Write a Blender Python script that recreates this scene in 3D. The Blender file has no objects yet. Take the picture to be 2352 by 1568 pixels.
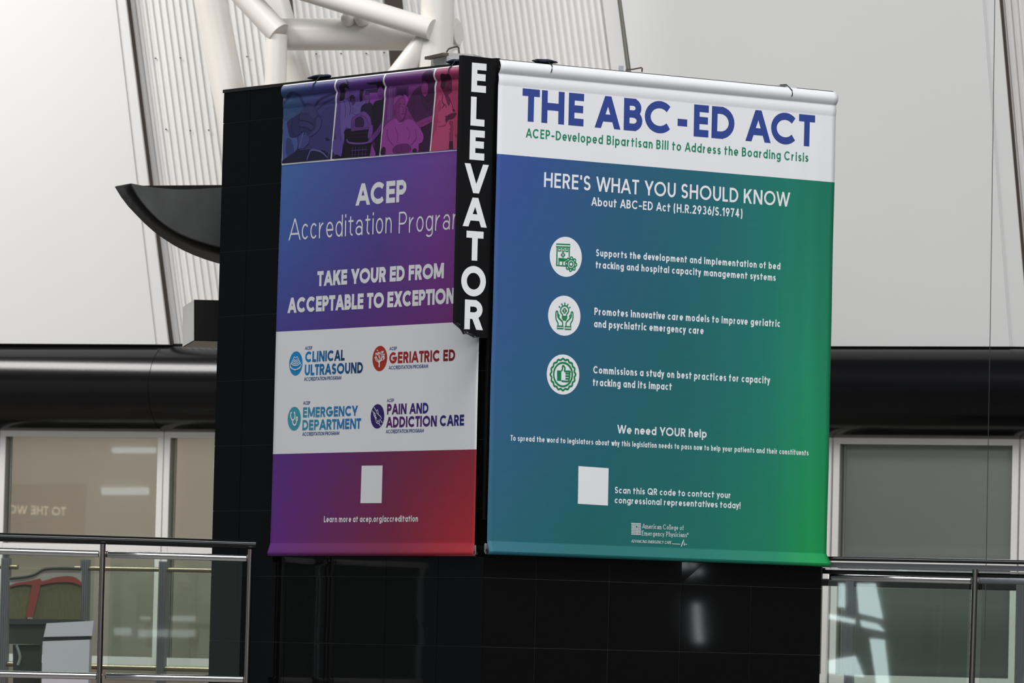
import bpy, bmesh, math, random
from mathutils import Vector, Matrix
random.seed(7)
sc = bpy.context.scene
COL = sc.collection

# ------------------------------------------------------------------ camera
IW, IH = 2352, 1568
F, PITCH, ROLL, PHI = 13678.4, 0.0524, 0.0241, 0.9432
EYE = 0.36                                    # camera height above the upper floor (z = 0)
CX, CY = -0.1418, 37.5                        # nearest vertical edge of the lift tower
cam = bpy.data.cameras.new('camera')
camo = bpy.data.objects.new('camera', cam)
COL.objects.link(camo)
sc.camera = camo
cam.sensor_fit = 'HORIZONTAL'
cam.sensor_width = 36.0
cam.lens = F / IW * 36.0
cam.clip_start, cam.clip_end = 1.0, 400
fw = Vector((0, math.cos(PITCH), math.sin(PITCH)))
up0 = Vector((0, -math.sin(PITCH), math.cos(PITCH)))
rt0 = Vector((1, 0, 0))
rt = rt0 * math.cos(ROLL) + up0 * math.sin(ROLL)
up = up0 * math.cos(ROLL) - rt0 * math.sin(ROLL)
camo.matrix_world = Matrix(((rt.x, up.x, -fw.x, 0), (rt.y, up.y, -fw.y, 0), (rt.z, up.z, -fw.z, EYE), (0, 0, 0, 1)))
cam.dof.use_dof = True
cam.dof.focus_distance = 38.3
cam.dof.aperture_fstop = 7.0

# ------------------------------------------------------------------ world, lights, exposure
W = bpy.data.worlds.new('world'); sc.world = W
W.use_nodes = True
W.node_tree.nodes['Background'].inputs[0].default_value = (0.75, 0.85, 1.0, 1)
W.node_tree.nodes['Background'].inputs[1].default_value = 0.06

def area(name, loc, target, sx, sy, power, col=(1, 1, 1)):
    l = bpy.data.lights.new(name, 'AREA'); l.shape = 'RECTANGLE'
    l.size, l.size_y, l.energy, l.color = sx, sy, power, col
    o = bpy.data.objects.new(name, l); COL.objects.link(o)
    o.location = loc
    d = (Vector(target) - Vector(loc)).normalized()
    o.rotation_euler = d.to_track_quat('-Z', 'Y').to_euler()
    return o
# glazed roof over the hall, and the skylight over the walkway behind the tower
area('skylight', (7, 23, 26), (3, 44, 0), 46, 9, 8400, (0.97, 0.985, 1.0))
area('front_fill', (6, -6, 15), (0, 44, 2), 44, 9, 5000, (0.97, 0.985, 1.0))  # unseen fill lamp added behind the viewer to brighten blinds, walls and banners
area('walkway_skylight', (-10.5, 47.6, 12), (-3, 51, 2.5), 7, 3, 1300, (1.0, 0.985, 0.965))
sc.view_settings.view_transform = 'Standard'
sc.view_settings.look = 'None'
sc.view_settings.gamma = 1
sc.view_settings.use_curve_mapping = False
sc.view_settings.exposure = 0.30

# ------------------------------------------------------------------ projection helpers
def ray(x, y):
    du, dv = x - IW / 2, y - IH / 2
    cr, sr = math.cos(ROLL), math.sin(ROLL)
    u = du * cr + dv * sr; v = -du * sr + dv * cr
    c, s = math.cos(PITCH), math.sin(PITCH)
    Z = -v / F
    return Vector((u / F, c - Z * s, s + Z * c))
E0 = Vector((0, 0, EYE))
def at(x, y, Y):                              # point seen at pixel (x, y) at distance Y
    k = ray(x, y)
    return E0 + k * (Y / k.y)
def on(x, y, p0, n):                          # point seen at pixel on a plane
    k = ray(x, y)
    return E0 + k * ((Vector(p0) - E0).dot(n) / k.dot(n))

class Plane:                                  # vertical plane: s along d, z up, off along outward normal n
    def __init__(self, p0, d, n):
        self.p0, self.d, self.n = Vector(p0), Vector(d).normalized(), Vector(n).normalized()
    def uv(self, x, y, off=0.0):
        P = on(x, y, self.p0 + self.n * off, self.n)
        return ((P - self.p0).dot(self.d), P.z)
    def pt(self, s, z, off=0.0):
        return Vector((self.p0.x, self.p0.y, 0)) + self.d * s + self.n * off + Vector((0, 0, z))
sp, cp = math.sin(PHI), math.cos(PHI)
RF = Plane((CX, CY, 0), (sp, cp, 0), (cp, -sp, 0))        # right face of the tower
LF = Plane((CX, CY, 0), (-cp, sp, 0), (-sp, -cp, 0))      # left face (s grows to the left)
WLEN, RLEN = 3.1365, 2.732
BW = Plane((0, 50, 0), (0.92, -0.39, 0), (-0.39, -0.92, 0))   # back wall plane
FL = -4.6                                                 # lower hall floor

# ------------------------------------------------------------------ materials
def lin(c):
    c = c / 255.0
    return c / 12.92 if c <= 0.04045 else ((c + 0.055) / 1.055) ** 2.4
def rgb(r, g, b, k=1.0):
    return (min(lin(r) * k, .95), min(lin(g) * k, .95), min(lin(b) * k, .95), 1)
def mat(name, col, rough=0.5, metal=0.0, spec=0.5, noise=0.0, nscale=20.0, bump=0.0, bscale=60.0, stretch=None):
    m = bpy.data.materials.new(name); m.use_nodes = True
    nt = m.node_tree; b = nt.nodes['Principled BSDF']
    b.inputs['Base Color'].default_value = col
    b.inputs['Roughness'].default_value = rough
    b.inputs['Metallic'].default_value = metal
    b.inputs['Specular IOR Level'].default_value = spec
    tc = nt.nodes.new('ShaderNodeTexCoord')
    vec = tc.outputs['Object']
    if stretch:
        mp = nt.nodes.new('ShaderNodeMapping'); mp.inputs['Scale'].default_value = stretch
        nt.links.new(vec, mp.inputs['Vector']); vec = mp.outputs['Vector']
    if noise:
        n = nt.nodes.new('ShaderNodeTexNoise'); n.inputs['Scale'].default_value = nscale; n.inputs['Detail'].default_value = 4
        nt.links.new(vec, n.inputs['Vector'])
        r = nt.nodes.new('ShaderNodeMapRange'); r.inputs['To Min'].default_value = 1 - noise; r.inputs['To Max'].default_value = 1 + noise
        nt.links.new(n.outputs['Fac'], r.inputs['Value'])
        mx = nt.nodes.new('ShaderNodeVectorMath'); mx.operation = 'SCALE'
        mx.inputs[0].default_value = col[:3]
        nt.links.new(r.outputs['Result'], mx.inputs['Scale'])
        nt.links.new(mx.outputs['Vector'], b.inputs['Base Color'])
    if bump:
        n2 = nt.nodes.new('ShaderNodeTexNoise'); n2.inputs['Scale'].default_value = bscale
        nt.links.new(vec, n2.inputs['Vector'])
        bp = nt.nodes.new('ShaderNodeBump'); bp.inputs['Strength'].default_value = bump; bp.inputs['Distance'].default_value = 0.01
        nt.links.new(n2.outputs['Fac'], bp.inputs['Height']); nt.links.new(bp.outputs['Normal'], b.inputs['Normal'])
    return m
def gradmat(name, rows, rough=0.55, spec=0.3, bump=0.012):
    """printed vinyl: rows = [(v, [(u, colour), ...]), ...] blended over the UV map"""
    m = bpy.data.materials.new(name); m.use_nodes = True
    nt = m.node_tree; b = nt.nodes['Principled BSDF']
    b.inputs['Roughness'].default_value = rough; b.inputs['Specular IOR Level'].default_value = spec
    uv = nt.nodes.new('ShaderNodeUVMap'); uv.uv_map = 'UVMap'
    sx = nt.nodes.new('ShaderNodeSeparateXYZ'); nt.links.new(uv.outputs['UV'], sx.inputs[0])
    prev = None
    for k, (v, stops) in enumerate(rows):
        cr = nt.nodes.new('ShaderNodeValToRGB')
        el = cr.color_ramp.elements
        while len(el) < len(stops): el.new(0.5)
        for e, (p, c) in zip(el, stops): e.position = p; e.color = c
        nt.links.new(sx.outputs['X'], cr.inputs['Fac'])
        if prev is None: prev = cr.outputs['Color']
        else:
            mr = nt.nodes.new('ShaderNodeMapRange')
            mr.inputs['From Min'].default_value = rows[k - 1][0]; mr.inputs['From Max'].default_value = v
            nt.links.new(sx.outputs['Y'], mr.inputs['Value'])
            mx = nt.nodes.new('ShaderNodeMix'); mx.data_type = 'RGBA'
            nt.links.new(mr.outputs['Result'], mx.inputs['Factor'])
            nt.links.new(prev, mx.inputs[6]); nt.links.new(cr.outputs['Color'], mx.inputs[7])
            prev = mx.outputs[2]
    nt.links.new(prev, b.inputs['Base Color'])
    if bump:
        tc = nt.nodes.new('ShaderNodeTexCoord')
        mp = nt.nodes.new('ShaderNodeMapping'); mp.inputs['Scale'].default_value = (1.5, 1.5, 7)
        nt.links.new(tc.outputs['Object'], mp.inputs['Vector'])
        n2 = nt.nodes.new('ShaderNodeTexNoise'); n2.inputs['Scale'].default_value = 3
        nt.links.new(mp.outputs['Vector'], n2.inputs['Vector'])
        bp = nt.nodes.new('ShaderNodeBump'); bp.inputs['Strength'].default_value = bump * 4; bp.inputs['Distance'].default_value = 0.02
        nt.links.new(n2.outputs['Fac'], bp.inputs['Height']); nt.links.new(bp.outputs['Normal'], b.inputs['Normal'])
    return m
def glassmat(name, tint, refl=1.0, rough=0.0):
    m = bpy.data.materials.new(name); m.use_nodes = True
    nt = m.node_tree; nt.nodes.clear()
    out = nt.nodes.new('ShaderNodeOutputMaterial')
    t = nt.nodes.new('ShaderNodeBsdfTransparent'); t.inputs[0].default_value = tint
    g = nt.nodes.new('ShaderNodeBsdfGlossy'); g.inputs['Roughness'].default_value = rough; g.inputs[0].default_value = (.9, 1, .97, 1)
    fr = nt.nodes.new('ShaderNodeFresnel'); fr.inputs['IOR'].default_value = 1.5
    mu = nt.nodes.new('ShaderNodeMath'); mu.operation = 'MULTIPLY'; mu.inputs[1].default_value = refl
    mx = nt.nodes.new('ShaderNodeMixShader')
    nt.links.new(fr.outputs[0], mu.inputs[0]); nt.links.new(mu.outputs[0], mx.inputs[0])
    nt.links.new(t.outputs[0], mx.inputs[1]); nt.links.new(g.outputs[0], mx.inputs[2]); nt.links.new(mx.outputs[0], out.inputs[0])
    return m
M = {}
M['granite'] = mat('black_granite', (.004, .004, .0041, 1), .035, spec=.35, noise=.35, nscale=90)
M['grout'] = mat('grout', (.09, .09, .088, 1), .8, spec=.1)
M['core'] = mat('tower_core', (.012, .012, .012, 1), .8, spec=.1)
M['trim'] = mat('black_trim', (.004, .004, .0045, 1), .45, spec=.25)
M['sign'] = mat('sign_black', (.0065, .0065, .007, 1), .38, spec=.25)
M['film'] = mat('black_film', (.01, .01, .011, 1), .2, spec=.6)
M['cap'] = mat('parapet_metal', (.01, .0095, .009, 1), .5, spec=.3)
M['white_wall'] = mat('white_panel', (.6, .595, .585, 1), .65, spec=.2, noise=.015, nscale=1.5, bump=.05, bscale=2)
M['clad'] = mat('corrugated_white', (.68, .665, .645, 1), .5, spec=.3, noise=.04, nscale=3)
M['gap'] = mat('brown_gap', (.05, .036, .026, 1), .8)
M['pipe'] = mat('pipe_white', (.72, .68, .63, 1), .32, spec=.5, noise=.02, nscale=3)
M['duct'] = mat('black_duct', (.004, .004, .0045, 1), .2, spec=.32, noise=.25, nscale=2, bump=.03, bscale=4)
M['seam'] = mat('seam_dark', (.002, .002, .002, 1), .7)
M['frame'] = mat('window_frame_white', (.74, .715, .68, 1), .45, spec=.3, noise=.02, nscale=4)
M['jamb'] = mat('window_gasket', (.2, .2, .175, 1), .5)
def blindmat(name, col, tr):
    m = mat(name, col, .9, spec=.1, noise=.1, nscale=60, stretch=(1, 1, 6)); nt = m.node_tree
    b = nt.nodes['Principled BSDF']; t = nt.nodes.new('ShaderNodeBsdfTranslucent'); t.inputs[0].default_value = col
    mx = nt.nodes.new('ShaderNodeMixShader'); mx.inputs[0].default_value = tr
    nt.links.new(b.outputs[0], mx.inputs[1]); nt.links.new(t.outputs[0], mx.inputs[2])
    nt.links.new(mx.outputs[0], nt.nodes['Material Output'].inputs[0]); return m
M['blind_beige'] = blindmat('blind_beige', (.6, .55, .49, 1), .4)
M['blind_grey'] = blindmat('blind_grey', (.56, .56, .54, 1), .15)
M['steel'] = mat('brushed_steel', (.36, .33, .31, 1), .24, 1.0, noise=.15, nscale=30, stretch=(1, 1, .05))
M['chrome'] = mat('polished_steel', (.72, .70, .68, 1), .1, 1.0, bump=.05, bscale=6)
M['handrail'] = mat('dark_handrail', (.008, .008, .008, 1), .1, 0, spec=.5)
M['grey_metal'] = mat('grey_rail', (.13, .13, .145, 1), .4, .4)
M['alu'] = mat('grey_aluminium', (.26, .265, .28, 1), .35, .8)
M['olive'] = mat('bronze_rail', (.2, .17, .11, 1), .3, .7, noise=.2, nscale=8)
M['glass'] = glassmat('railing_glass', (.9, .945, .915, 1), 1.0)
M['pane'] = glassmat('window_glass', (.985, .99, .98, 1), 1.25)
M['vinyl_white'] = mat('vinyl_white', (.83, .83, .85, 1), .5, spec=.3, bump=.05, bscale=5, stretch=(1, 1, 2.5))
M['print_white'] = mat('print_white', (.82, .82, .84, 1), .6, spec=.2)
M['print_blue'] = mat('print_blue', rgb(52, 70, 138, 1.1), .6, spec=.2)
M['print_green'] = mat('print_green', rgb(38, 128, 92, 1.1), .6, spec=.2)
M['print_icon'] = mat('print_icon_green', rgb(24, 122, 76, 1.1), .6, spec=.2)
M['sign_letter'] = mat('sign_letter_white', (.83, .83, .83, 1), .5, spec=.3, noise=.02, nscale=60)
KL = 1.38                                      # print albedo gain on the left banner
def pl(name, r, g, b, k=1.0): return mat(name, rgb(r, g, b, KL * k), .6, spec=.2)
M['navy'] = pl('print_navy', 26, 62, 112)
M['pole'] = mat('pole_grey', (.2, .2, .2, 1), .4, .6)
M['vback'] = mat('vinyl_back', (.14, .14, .145, 1), .6)
M['cord'] = mat('black_cord', (.01, .01, .012, 1), .7)
M['pad'] = mat('navy_pad', (.012, .018, .04, 1), .95, noise=.6, nscale=120, bump=.6, bscale=160)
M['tape'] = mat('white_tape', (.7, .7, .68, 1), .5)
M['concrete'] = mat('concrete', (.42, .42, .41, 1), .9, noise=.35, nscale=14, bump=.4, bscale=40)
M['rust'] = mat('rusty_steel', (.10, .07, .052, 1), .6, .4, noise=.4, nscale=20)
M['canopy_black'] = mat('canopy_black', (.004, .004, .004, 1), .5, spec=.2)
M['canopy_grey'] = mat('canopy_grey', (.055, .055, .054, 1), .55, .3, noise=.5, nscale=9, stretch=(1, 1, .4))
M['bracket_grey'] = mat('bracket_grey', (.8, .8, .79, 1), .6, noise=.06, nscale=6)
M['bracket_beige'] = mat('bracket_beige', (.75, .66, .57, 1), .6, noise=.1, nscale=8)
M['floor_up'] = mat('floor_tiles', (.13, .115, .1, 1), .4, noise=.15, nscale=3)
M['floor_low'] = mat('hall_floor', (.16, .155, .15, 1), .45, noise=.2, nscale=1)
M['kerb'] = mat('wall_base', (.20, .17, .13, 1), .5, noise=.2, nscale=4)
M['red'] = mat('red_trim', (.2, .02, .014, 1), .5)
M['cord_fabric'] = mat('olive_fabric', (.10, .09, .042, 1), .9, noise=.55, nscale=40, stretch=(3, 3, .35))
M['dark_base'] = mat('dark_seat_base', (.015, .015, .011, 1), .6, noise=.3, nscale=4)
M['reflection_grey'] = mat('reflected_grey', (.33, .32, .28, 1), .5)
M['white_block'] = mat('reflected_white', (.5, .48, .52, 1), .5)
M['wire'] = mat('wire', (.05, .05, .05, 1), .5, .5)

# ------------------------------------------------------------------ object helpers
def tag(o, label=None, cat=None, group=None, kind=None):
    if label: o['label'] = label
    if cat: o['category'] = cat
    if group: o['group'] = group
    if kind: o['kind'] = kind
    return o
def empty(name, loc, label=None, cat=None, group=None):
    o = bpy.data.objects.new(name, None); COL.objects.link(o)
    o.location = loc; o.empty_display_size = .1
    return tag(o, label, cat, group)
class MB:
    def __init__(self): self.v, self.f, self.uv = [], [], None
    def add(self, vs, fs):
        k = len(self.v); self.v += [Vector(p) for p in vs]; self.f += [[i + k for i in f] for f in fs]
        return self
    def box(self, a, b):                      # axis aligned
        (x0, y0, z0), (x1, y1, z1) = a, b
        return self.hexa([(x0, y0, z0), (x1, y0, z0), (x1, y1, z0), (x0, y1, z0)], [(x0, y0, z1), (x1, y0, z1), (x1, y1, z1), (x0, y1, z1)])
    def hexa(self, lo, hi):
        n = len(lo)
        return self.add(list(lo) + list(hi), [list(range(n))[::-1], list(range(n, 2 * n))] + [[i, (i + 1) % n, (i + 1) % n + n, i + n] for i in range(n)])
    def pbox(self, P, s0, s1, z0, z1, o0, o1):   # box on a Plane
        c = [(s0, o0), (s1, o0), (s1, o1), (s0, o1)]
        return self.hexa([P.pt(s, z0, o) for s, o in c], [P.pt(s, z1, o) for s, o in c])
    def slab(self, pts, n, t):                # polygon pushed back by t along -n
        return self.hexa([Vector(p) - Vector(n) * t for p in pts], [Vector(p) for p in pts])
    def tube(self, pts, r, seg=20, cap=True):
        pts = [Vector(p) for p in pts]
        rings = []
        for i, p in enumerate(pts):
            d = (pts[min(i + 1, len(pts) - 1)] - pts[max(i - 1, 0)]).normalized()
            a = d.cross(Vector((0, 0, 1)) if abs(d.z) < .9 else Vector((0, 1, 0))).normalized(); b = d.cross(a)
            rr = r[i] if isinstance(r, (list, tuple)) else r
            rings.append([p + a * rr * math.cos(2 * math.pi * k / seg) + b * rr * math.sin(2 * math.pi * k / seg) for k in range(seg)])
        vs = [v for R_ in rings for v in R_]
        fs = [[i * seg + k, i * seg + (k + 1) % seg, (i + 1) * seg + (k + 1) % seg, (i + 1) * seg + k] for i in range(len(rings) - 1) for k in range(seg)]
        if cap: fs += [list(range(seg))[::-1], [(len(rings) - 1) * seg + k for k in range(seg)]]
        return self.add(vs, fs)
    def build(self, name, m, parent=None, smooth=False, bevel=0.0, keep=False):
        me = bpy.data.meshes.new(name); me.from_pydata([tuple(v) for v in self.v], [], self.f)
        bm = bmesh.new(); bm.from_mesh(me)
        if bevel: bmesh.ops.bevel(bm, geom=bm.edges[:], offset=bevel, segments=2, affect='EDGES', profile=.5)
        if not keep: bmesh.ops.recalc_face_normals(bm, faces=bm.faces[:])
        bm.to_mesh(me); bm.free()
        if self.uv:
            ul = me.uv_layers.new(name='UVMap')
            for l in me.loops: ul.data[l.index].uv = self.uv[l.vertex_index]
        me.materials.append(m)
        if smooth:
            for p in me.polygons: p.use_smooth = True
            try: me.set_sharp_from_angle(angle=math.radians(38))
            except Exception: pass
        o = bpy.data.objects.new(name, me); COL.objects.link(o)
        if parent is None:
            xs = [v.co for v in me.vertices]
            c = Vector(((min(v.x for v in xs) + max(v.x for v in xs)) / 2, (min(v.y for v in xs) + max(v.y for v in xs)) / 2, min(v.z for v in xs)))
            me.transform(Matrix.Translation(-c)); o.location = c
        if parent is not None:
            o.parent = parent; o.matrix_parent_inverse = Matrix.Translation(-parent.location)
        return o

# ------------------------------------------------------------------ stroke lettering
def A_(cx, cy, rx, ry, a0, a1): return ('A', cx, cy, rx, ry, a0, a1)
def L_(*p): return ('L',) + p
CAPS = {
 'A': (.86, [L_(0,0,.5,1), L_(1,0,.5,1), L_(.2,.27,.8,.27)]),
 'B': (.62, [L_(0,0,0,1), L_(0,1,.5,1), A_(.5,.765,.4,.235,90,-90), L_(0,.53,.55,.53), A_(.52,.265,.48,.265,90,-90), L_(.52,0,0,0)]),
 'C': (.86, [A_(.55,.5,.55,.5,42,318)]),
 'D': (.74, [L_(0,0,0,1), L_(0,1,.35,1), A_(.35,.5,.65,.5,90,-90), L_(.35,0,0,0)]),
 'E': (.54, [L_(0,0,0,1), L_(0,1,1,1), L_(0,.52,.93,.52), L_(0,0,1,0)]),
 'F': (.52, [L_(0,0,0,1), L_(0,1,1,1), L_(0,.52,.9,.52)]),
 'G': (.92, [A_(.5,.5,.5,.5,48,350), L_(.55,.46,1,.46)]),
 'H': (.7, [L_(0,0,0,1), L_(1,0,1,1), L_(0,.52,1,.52)]),
 'I': (0, [L_(0,0,0,1)]),
 'J': (.45, [L_(1,1,1,.3), A_(.5,.3,.5,.3,0,-180)]),
 'K': (.7, [L_(0,0,0,1), L_(.03,.38,.95,1), L_(.35,.6,1,0)]),
 'L': (.48, [L_(0,0,0,1), L_(0,0,1,0)]),
 'M': (.92, [L_(0,0,0,1), L_(1,0,1,1), L_(.02,1,.5,.12), L_(.98,1,.5,.12)]),
 'N': (.74, [L_(0,0,0,1), L_(1,0,1,1), L_(.02,1,.98,0)]),
 'O': (.98, [A_(.5,.5,.5,.5,0,360)]),
 'P': (.6, [L_(0,0,0,1), L_(0,1,.5,1), A_(.5,.72,.5,.28,90,-90), L_(.5,.44,0,.44)]),
 'Q': (.98, [A_(.5,.5,.5,.5,0,360), L_(.58,.3,1,-.02)]),
 'R': (.62, [L_(0,0,0,1), L_(0,1,.5,1), A_(.5,.73,.46,.27,90,-90), L_(.5,.46,0,.46), L_(.45,.46,.98,0)]),
 'S': (.58, [A_(.5,.74,.46,.26,25,270), A_(.5,.24,.5,.24,90,-160)]),
 'T': (.58, [L_(.5,0,.5,1), L_(0,1,1,1)]),
 'U': (.68, [L_(0,1,0,.38), A_(.5,.38,.5,.38,180,360), L_(1,.38,1,1)]),
 'V': (.82, [L_(0,1,.5,0), L_(1,1,.5,0)]),
 'W': (1.2, [L_(0,1,.26,0), L_(.5,1,.26,0), L_(.5,1,.74,0), L_(1,1,.74,0)]),
 'X': (.74, [L_(0,1,1,0), L_(1,1,0,0)]),
 'Y': (.76, [L_(0,1,.5,.42), L_(1,1,.5,.42), L_(.5,0,.5,.45)]),
 'Z': (.66, [L_(0,1,1,1), L_(0,0,1,0), L_(.95,1,.05,0)]),
 '1': (.34, [L_(1,0,1,1), L_(0,.8,1,1)]),
 '2': (.56, [A_(.5,.7,.5,.3,165,-25), L_(.93,.58,.02,0), L_(0,0,1,0)]),
 '3': (.56, [A_(.48,.765,.43,.235,150,-90), A_(.48,.265,.52,.265,90,-150)]),
 '4': (.6, [L_(.72,0,.72,1), L_(.72,1,0,.25), L_(0,.25,1,.25)]),
 '6': (.6, [A_(.5,.32,.5,.32,0,360), L_(.1,.45,.6,1)]),
 '7': (.54, [L_(0,1,1,1), L_(.96,1,.3,0)]),
 '9': (.6, [A_(.5,.68,.5,.32,0,360), L_(.9,.55,.4,0)]),
 '-': (.42, [L_(0,.36,1,.36)]),
 '.': (0, [L_(0,0,0,.001)]),
 "'": (0, [L_(0,.82,0,1)]),
 '(': (.3, [A_(1.2,.42,1.2,.78,115,245)]),
 ')': (.3, [A_(-.2,.42,1.2,.78,65,-65)]),
 '/': (.36, [L_(0,-.1,1,1.05)]),
 '!': (0, [L_(0,.36,0,1), L_(0,0,0,.001)]),
}
# lower case: y 0..1 base to x-height, 1..2 to ascender, 0..-1 descender
LOW = {
 'a': (.64, [A_(.5,.5,.5,.5,0,360), L_(1,0,1,1)]),
 'b': (.64, [A_(.5,.5,.5,.5,0,360), L_(0,0,0,2)]),
 'c': (.56, [A_(.55,.5,.55,.5,42,318)]),
 'd': (.64, [A_(.5,.5,.5,.5,0,360), L_(1,0,1,2)]),
 'e': (.62, [A_(.5,.5,.5,.5,0,318), L_(.05,.48,.98,.48)]),
 'f': (.46, [L_(.35,0,.35,1.6), A_(.95,1.6,.6,.4,180,95), L_(0,1,.9,1)]),
 'g': (.64, [A_(.5,.5,.5,.5,0,360), L_(1,1,1,-.4), A_(.5,-.4,.5,.6,0,-150)]),
 'h': (.56, [L_(0,0,0,2), A_(.5,.5,.5,.5,180,0), L_(1,0,1,.5)]),
 'i': (0, [L_(0,0,0,1), L_(0,1.8,0,2)]),
 'j': (0, [L_(0,-1,0,1), L_(0,1.8,0,2)]),
 'k': (.56, [L_(0,0,0,2), L_(.05,.4,.92,1), L_(.4,.62,1,0)]),
 'l': (0, [L_(0,0,0,2)]),
 'm': (.9, [L_(0,0,0,1), A_(.25,.5,.25,.5,180,0), L_(.5,0,.5,.5), A_(.75,.5,.25,.5,180,0), L_(1,0,1,.5)]),
 'n': (.56, [L_(0,0,0,1), A_(.5,.5,.5,.5,180,0), L_(1,0,1,.5)]),
 'o': (.64, [A_(.5,.5,.5,.5,0,360)]),
 'p': (.64, [A_(.5,.5,.5,.5,0,360), L_(0,-1,0,1)]),
 'q': (.64, [A_(.5,.5,.5,.5,0,360), L_(1,-1,1,1)]),
 'r': (.42, [L_(0,0,0,1), A_(1,.3,1,.7,180,95)]),
 's': (.48, [A_(.5,.745,.44,.255,20,270), A_(.5,.245,.5,.245,90,-160)]),
 't': (.44, [L_(.35,0,.35,1.75), L_(0,1,1,1)]),
 'u': (.56, [L_(0,1,0,.5), A_(.5,.5,.5,.5,180,360), L_(1,0,1,1)]),
 'v': (.58, [L_(0,1,.5,0), L_(1,1,.5,0)]),
 'w': (.86, [L_(0,1,.27,0), L_(.5,1,.27,0), L_(.5,1,.73,0), L_(1,1,.73,0)]),
 'x': (.56, [L_(0,1,1,0), L_(1,1,0,0)]),
 'y': (.58, [L_(0,1,.5,0), L_(1,1,.2,-1)]),
 'z': (.5, [L_(0,1,1,1), L_(0,0,1,0), L_(1,1,0,0)]),
}
HEL = {  # grotesque two-storey forms
 'a': (.54, [A_(.5,.66,.46,.34,165,0), L_(.97,.66,.97,0), A_(.47,.28,.47,.28,0,360)]),
 't': (.4, [L_(.42,.25,.42,1.6), A_(.95,.25,.53,.25,180,275), L_(0,1,1,1)]),
 'e': (.54, LOW['e'][1]), 'c': (.5, LOW['c'][1]), 'o': (.54, LOW['o'][1]), 'd': (.54, LOW['d'][1]),
 'n': (.48, LOW['n'][1]), 'g': (.54, LOW['g'][1]), 'm': (.8, LOW['m'][1]),
}
LOOSE = set('AVTYWvywk/')
def lettering(text, s0, z0, width, H, weight, xh=.72, tr=.15, space=.34, alt=None, slant=0.0, serif=False, gap=None):
    """returns polygons [(s,z)...] of a line of text that starts at s0 on base line z0 and is width wide"""
    w = weight * H
    def look(c):
        if alt and c in alt: return alt[c], True
        if c in LOW: return LOW[c], True
        return CAPS[c], False
    tot, fixed = 0.0, 0.0
    for i, c in enumerate(text):
        if c == ' ': tot += space; fixed += .1 * H; continue
        (gw, _), _l = look(c)
        fixed += w
        if gw: tot += max(gw - .17, .1)
        if i + 1 < len(text) and text[i + 1] != ' ':
            tot += tr * (.5 if (c in LOOSE or text[i + 1] in LOOSE) else 1)
    sx = (width - fixed) / max(tot * H, 1e-6)
    polys = []; x = s0
    for i, c in enumerate(text):
        if c == ' ': x += space * H * sx + .1 * H; continue
        (gw, strokes), low = look(c)
        gwid = w + (max(gw - .17, .1) * H * sx if gw else 0)
        def mx(X): return x + w / 2 + X * (gwid - w)
        def my(Y):
            if not low: return z0 + w / 2 + Y * (H - w)
            if Y <= 0: return z0 + w / 2 + Y * .27 * H
            if Y <= 1: return z0 + w / 2 + Y * (xh * H - w)
            return z0 + xh * H - w / 2 + (Y - 1) * (H - xh * H)
        for st in strokes:
            if st[0] == 'L':
                x0, y0, x1, y1 = mx(st[1]), my(st[2]), mx(st[3]), my(st[4])
                dx, dy = x1 - x0, y1 - y0
                if abs(dx) < .02 * H and abs(st[1] - st[3]) < .011:
                    lo, hi = min(y0, y1) - w / 2, max(y0, y1) + w / 2
                    quad(polys, (x0 - w / 2, lo), (x0 + w / 2, lo), (x0 + w / 2, hi), (x0 - w / 2, hi))
                elif abs(st[2] - st[4]) < .011:
                    h2 = w / 2
                    lo, hi = min(x0, x1) - w / 2, max(x0, x1) + w / 2
                    yy = y0
                    if abs(st[2]) < .011: yy = y0 - w / 2 + h2
                    elif st[2] in (1, 2): yy = y0 + w / 2 - h2
                    quad(polys, (lo, yy - h2), (hi, yy - h2), (hi, yy + h2), (lo, yy + h2))
                else:
                    if dy < 0: x0, y0, x1, y1, dx, dy = x1, y1, x0, y0, -dx, -dy
                    ln = math.hypot(dx, dy); wh = w / 2 * min(ln / dy, 1.9) * .97; e = w / 2
                    quad(polys, (x0 - wh, y0 - e), (x0 + wh, y0 - e), (x1 + wh, y1 + e), (x1 - wh, y1 + e))
            else:
                _, cx, cy, rx, ry, a0, a1 = st
                n = max(4, int(abs(a1 - a0) / 11))
                pts = []
                for k in range(n + 1):
                    a = math.radians(a0 + (a1 - a0) * k / n)
                    pts.append((mx(cx + rx * math.cos(a)), my(cy + ry * math.sin(a))))
                strip(polys, pts, w, closed=(abs(a1 - a0) == 360))
        if serif:
            for st in strokes:
                if st[0] == 'L' and abs(st[1] - st[3]) < .3:
                    for X, Y in ((st[1], st[2]), (st[3], st[4])):
                        if Y in (0, 1, 2, -1) and not (Y == 1 and low and c in 'tf'):
                            yy = my(Y); g = w * 1.5; q = w * .3
                            yb = yy - w / 2 if Y in (0, -1) else yy + w / 2 - 2 * q
                            quad(polys, (mx(X) - g, yb), (mx(X) + g, yb), (mx(X) + g, yb + 2 * q), (mx(X) - g, yb + 2 * q))
        x += gwid
        if i + 1 < len(text) and text[i + 1] != ' ':
            x += tr * H * sx * (.5 if (c in LOOSE or text[i + 1] in LOOSE) else 1)
    if slant: polys = [[(a + (b - z0) * slant, b) for a, b in p] for p in polys]
    return polys
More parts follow.
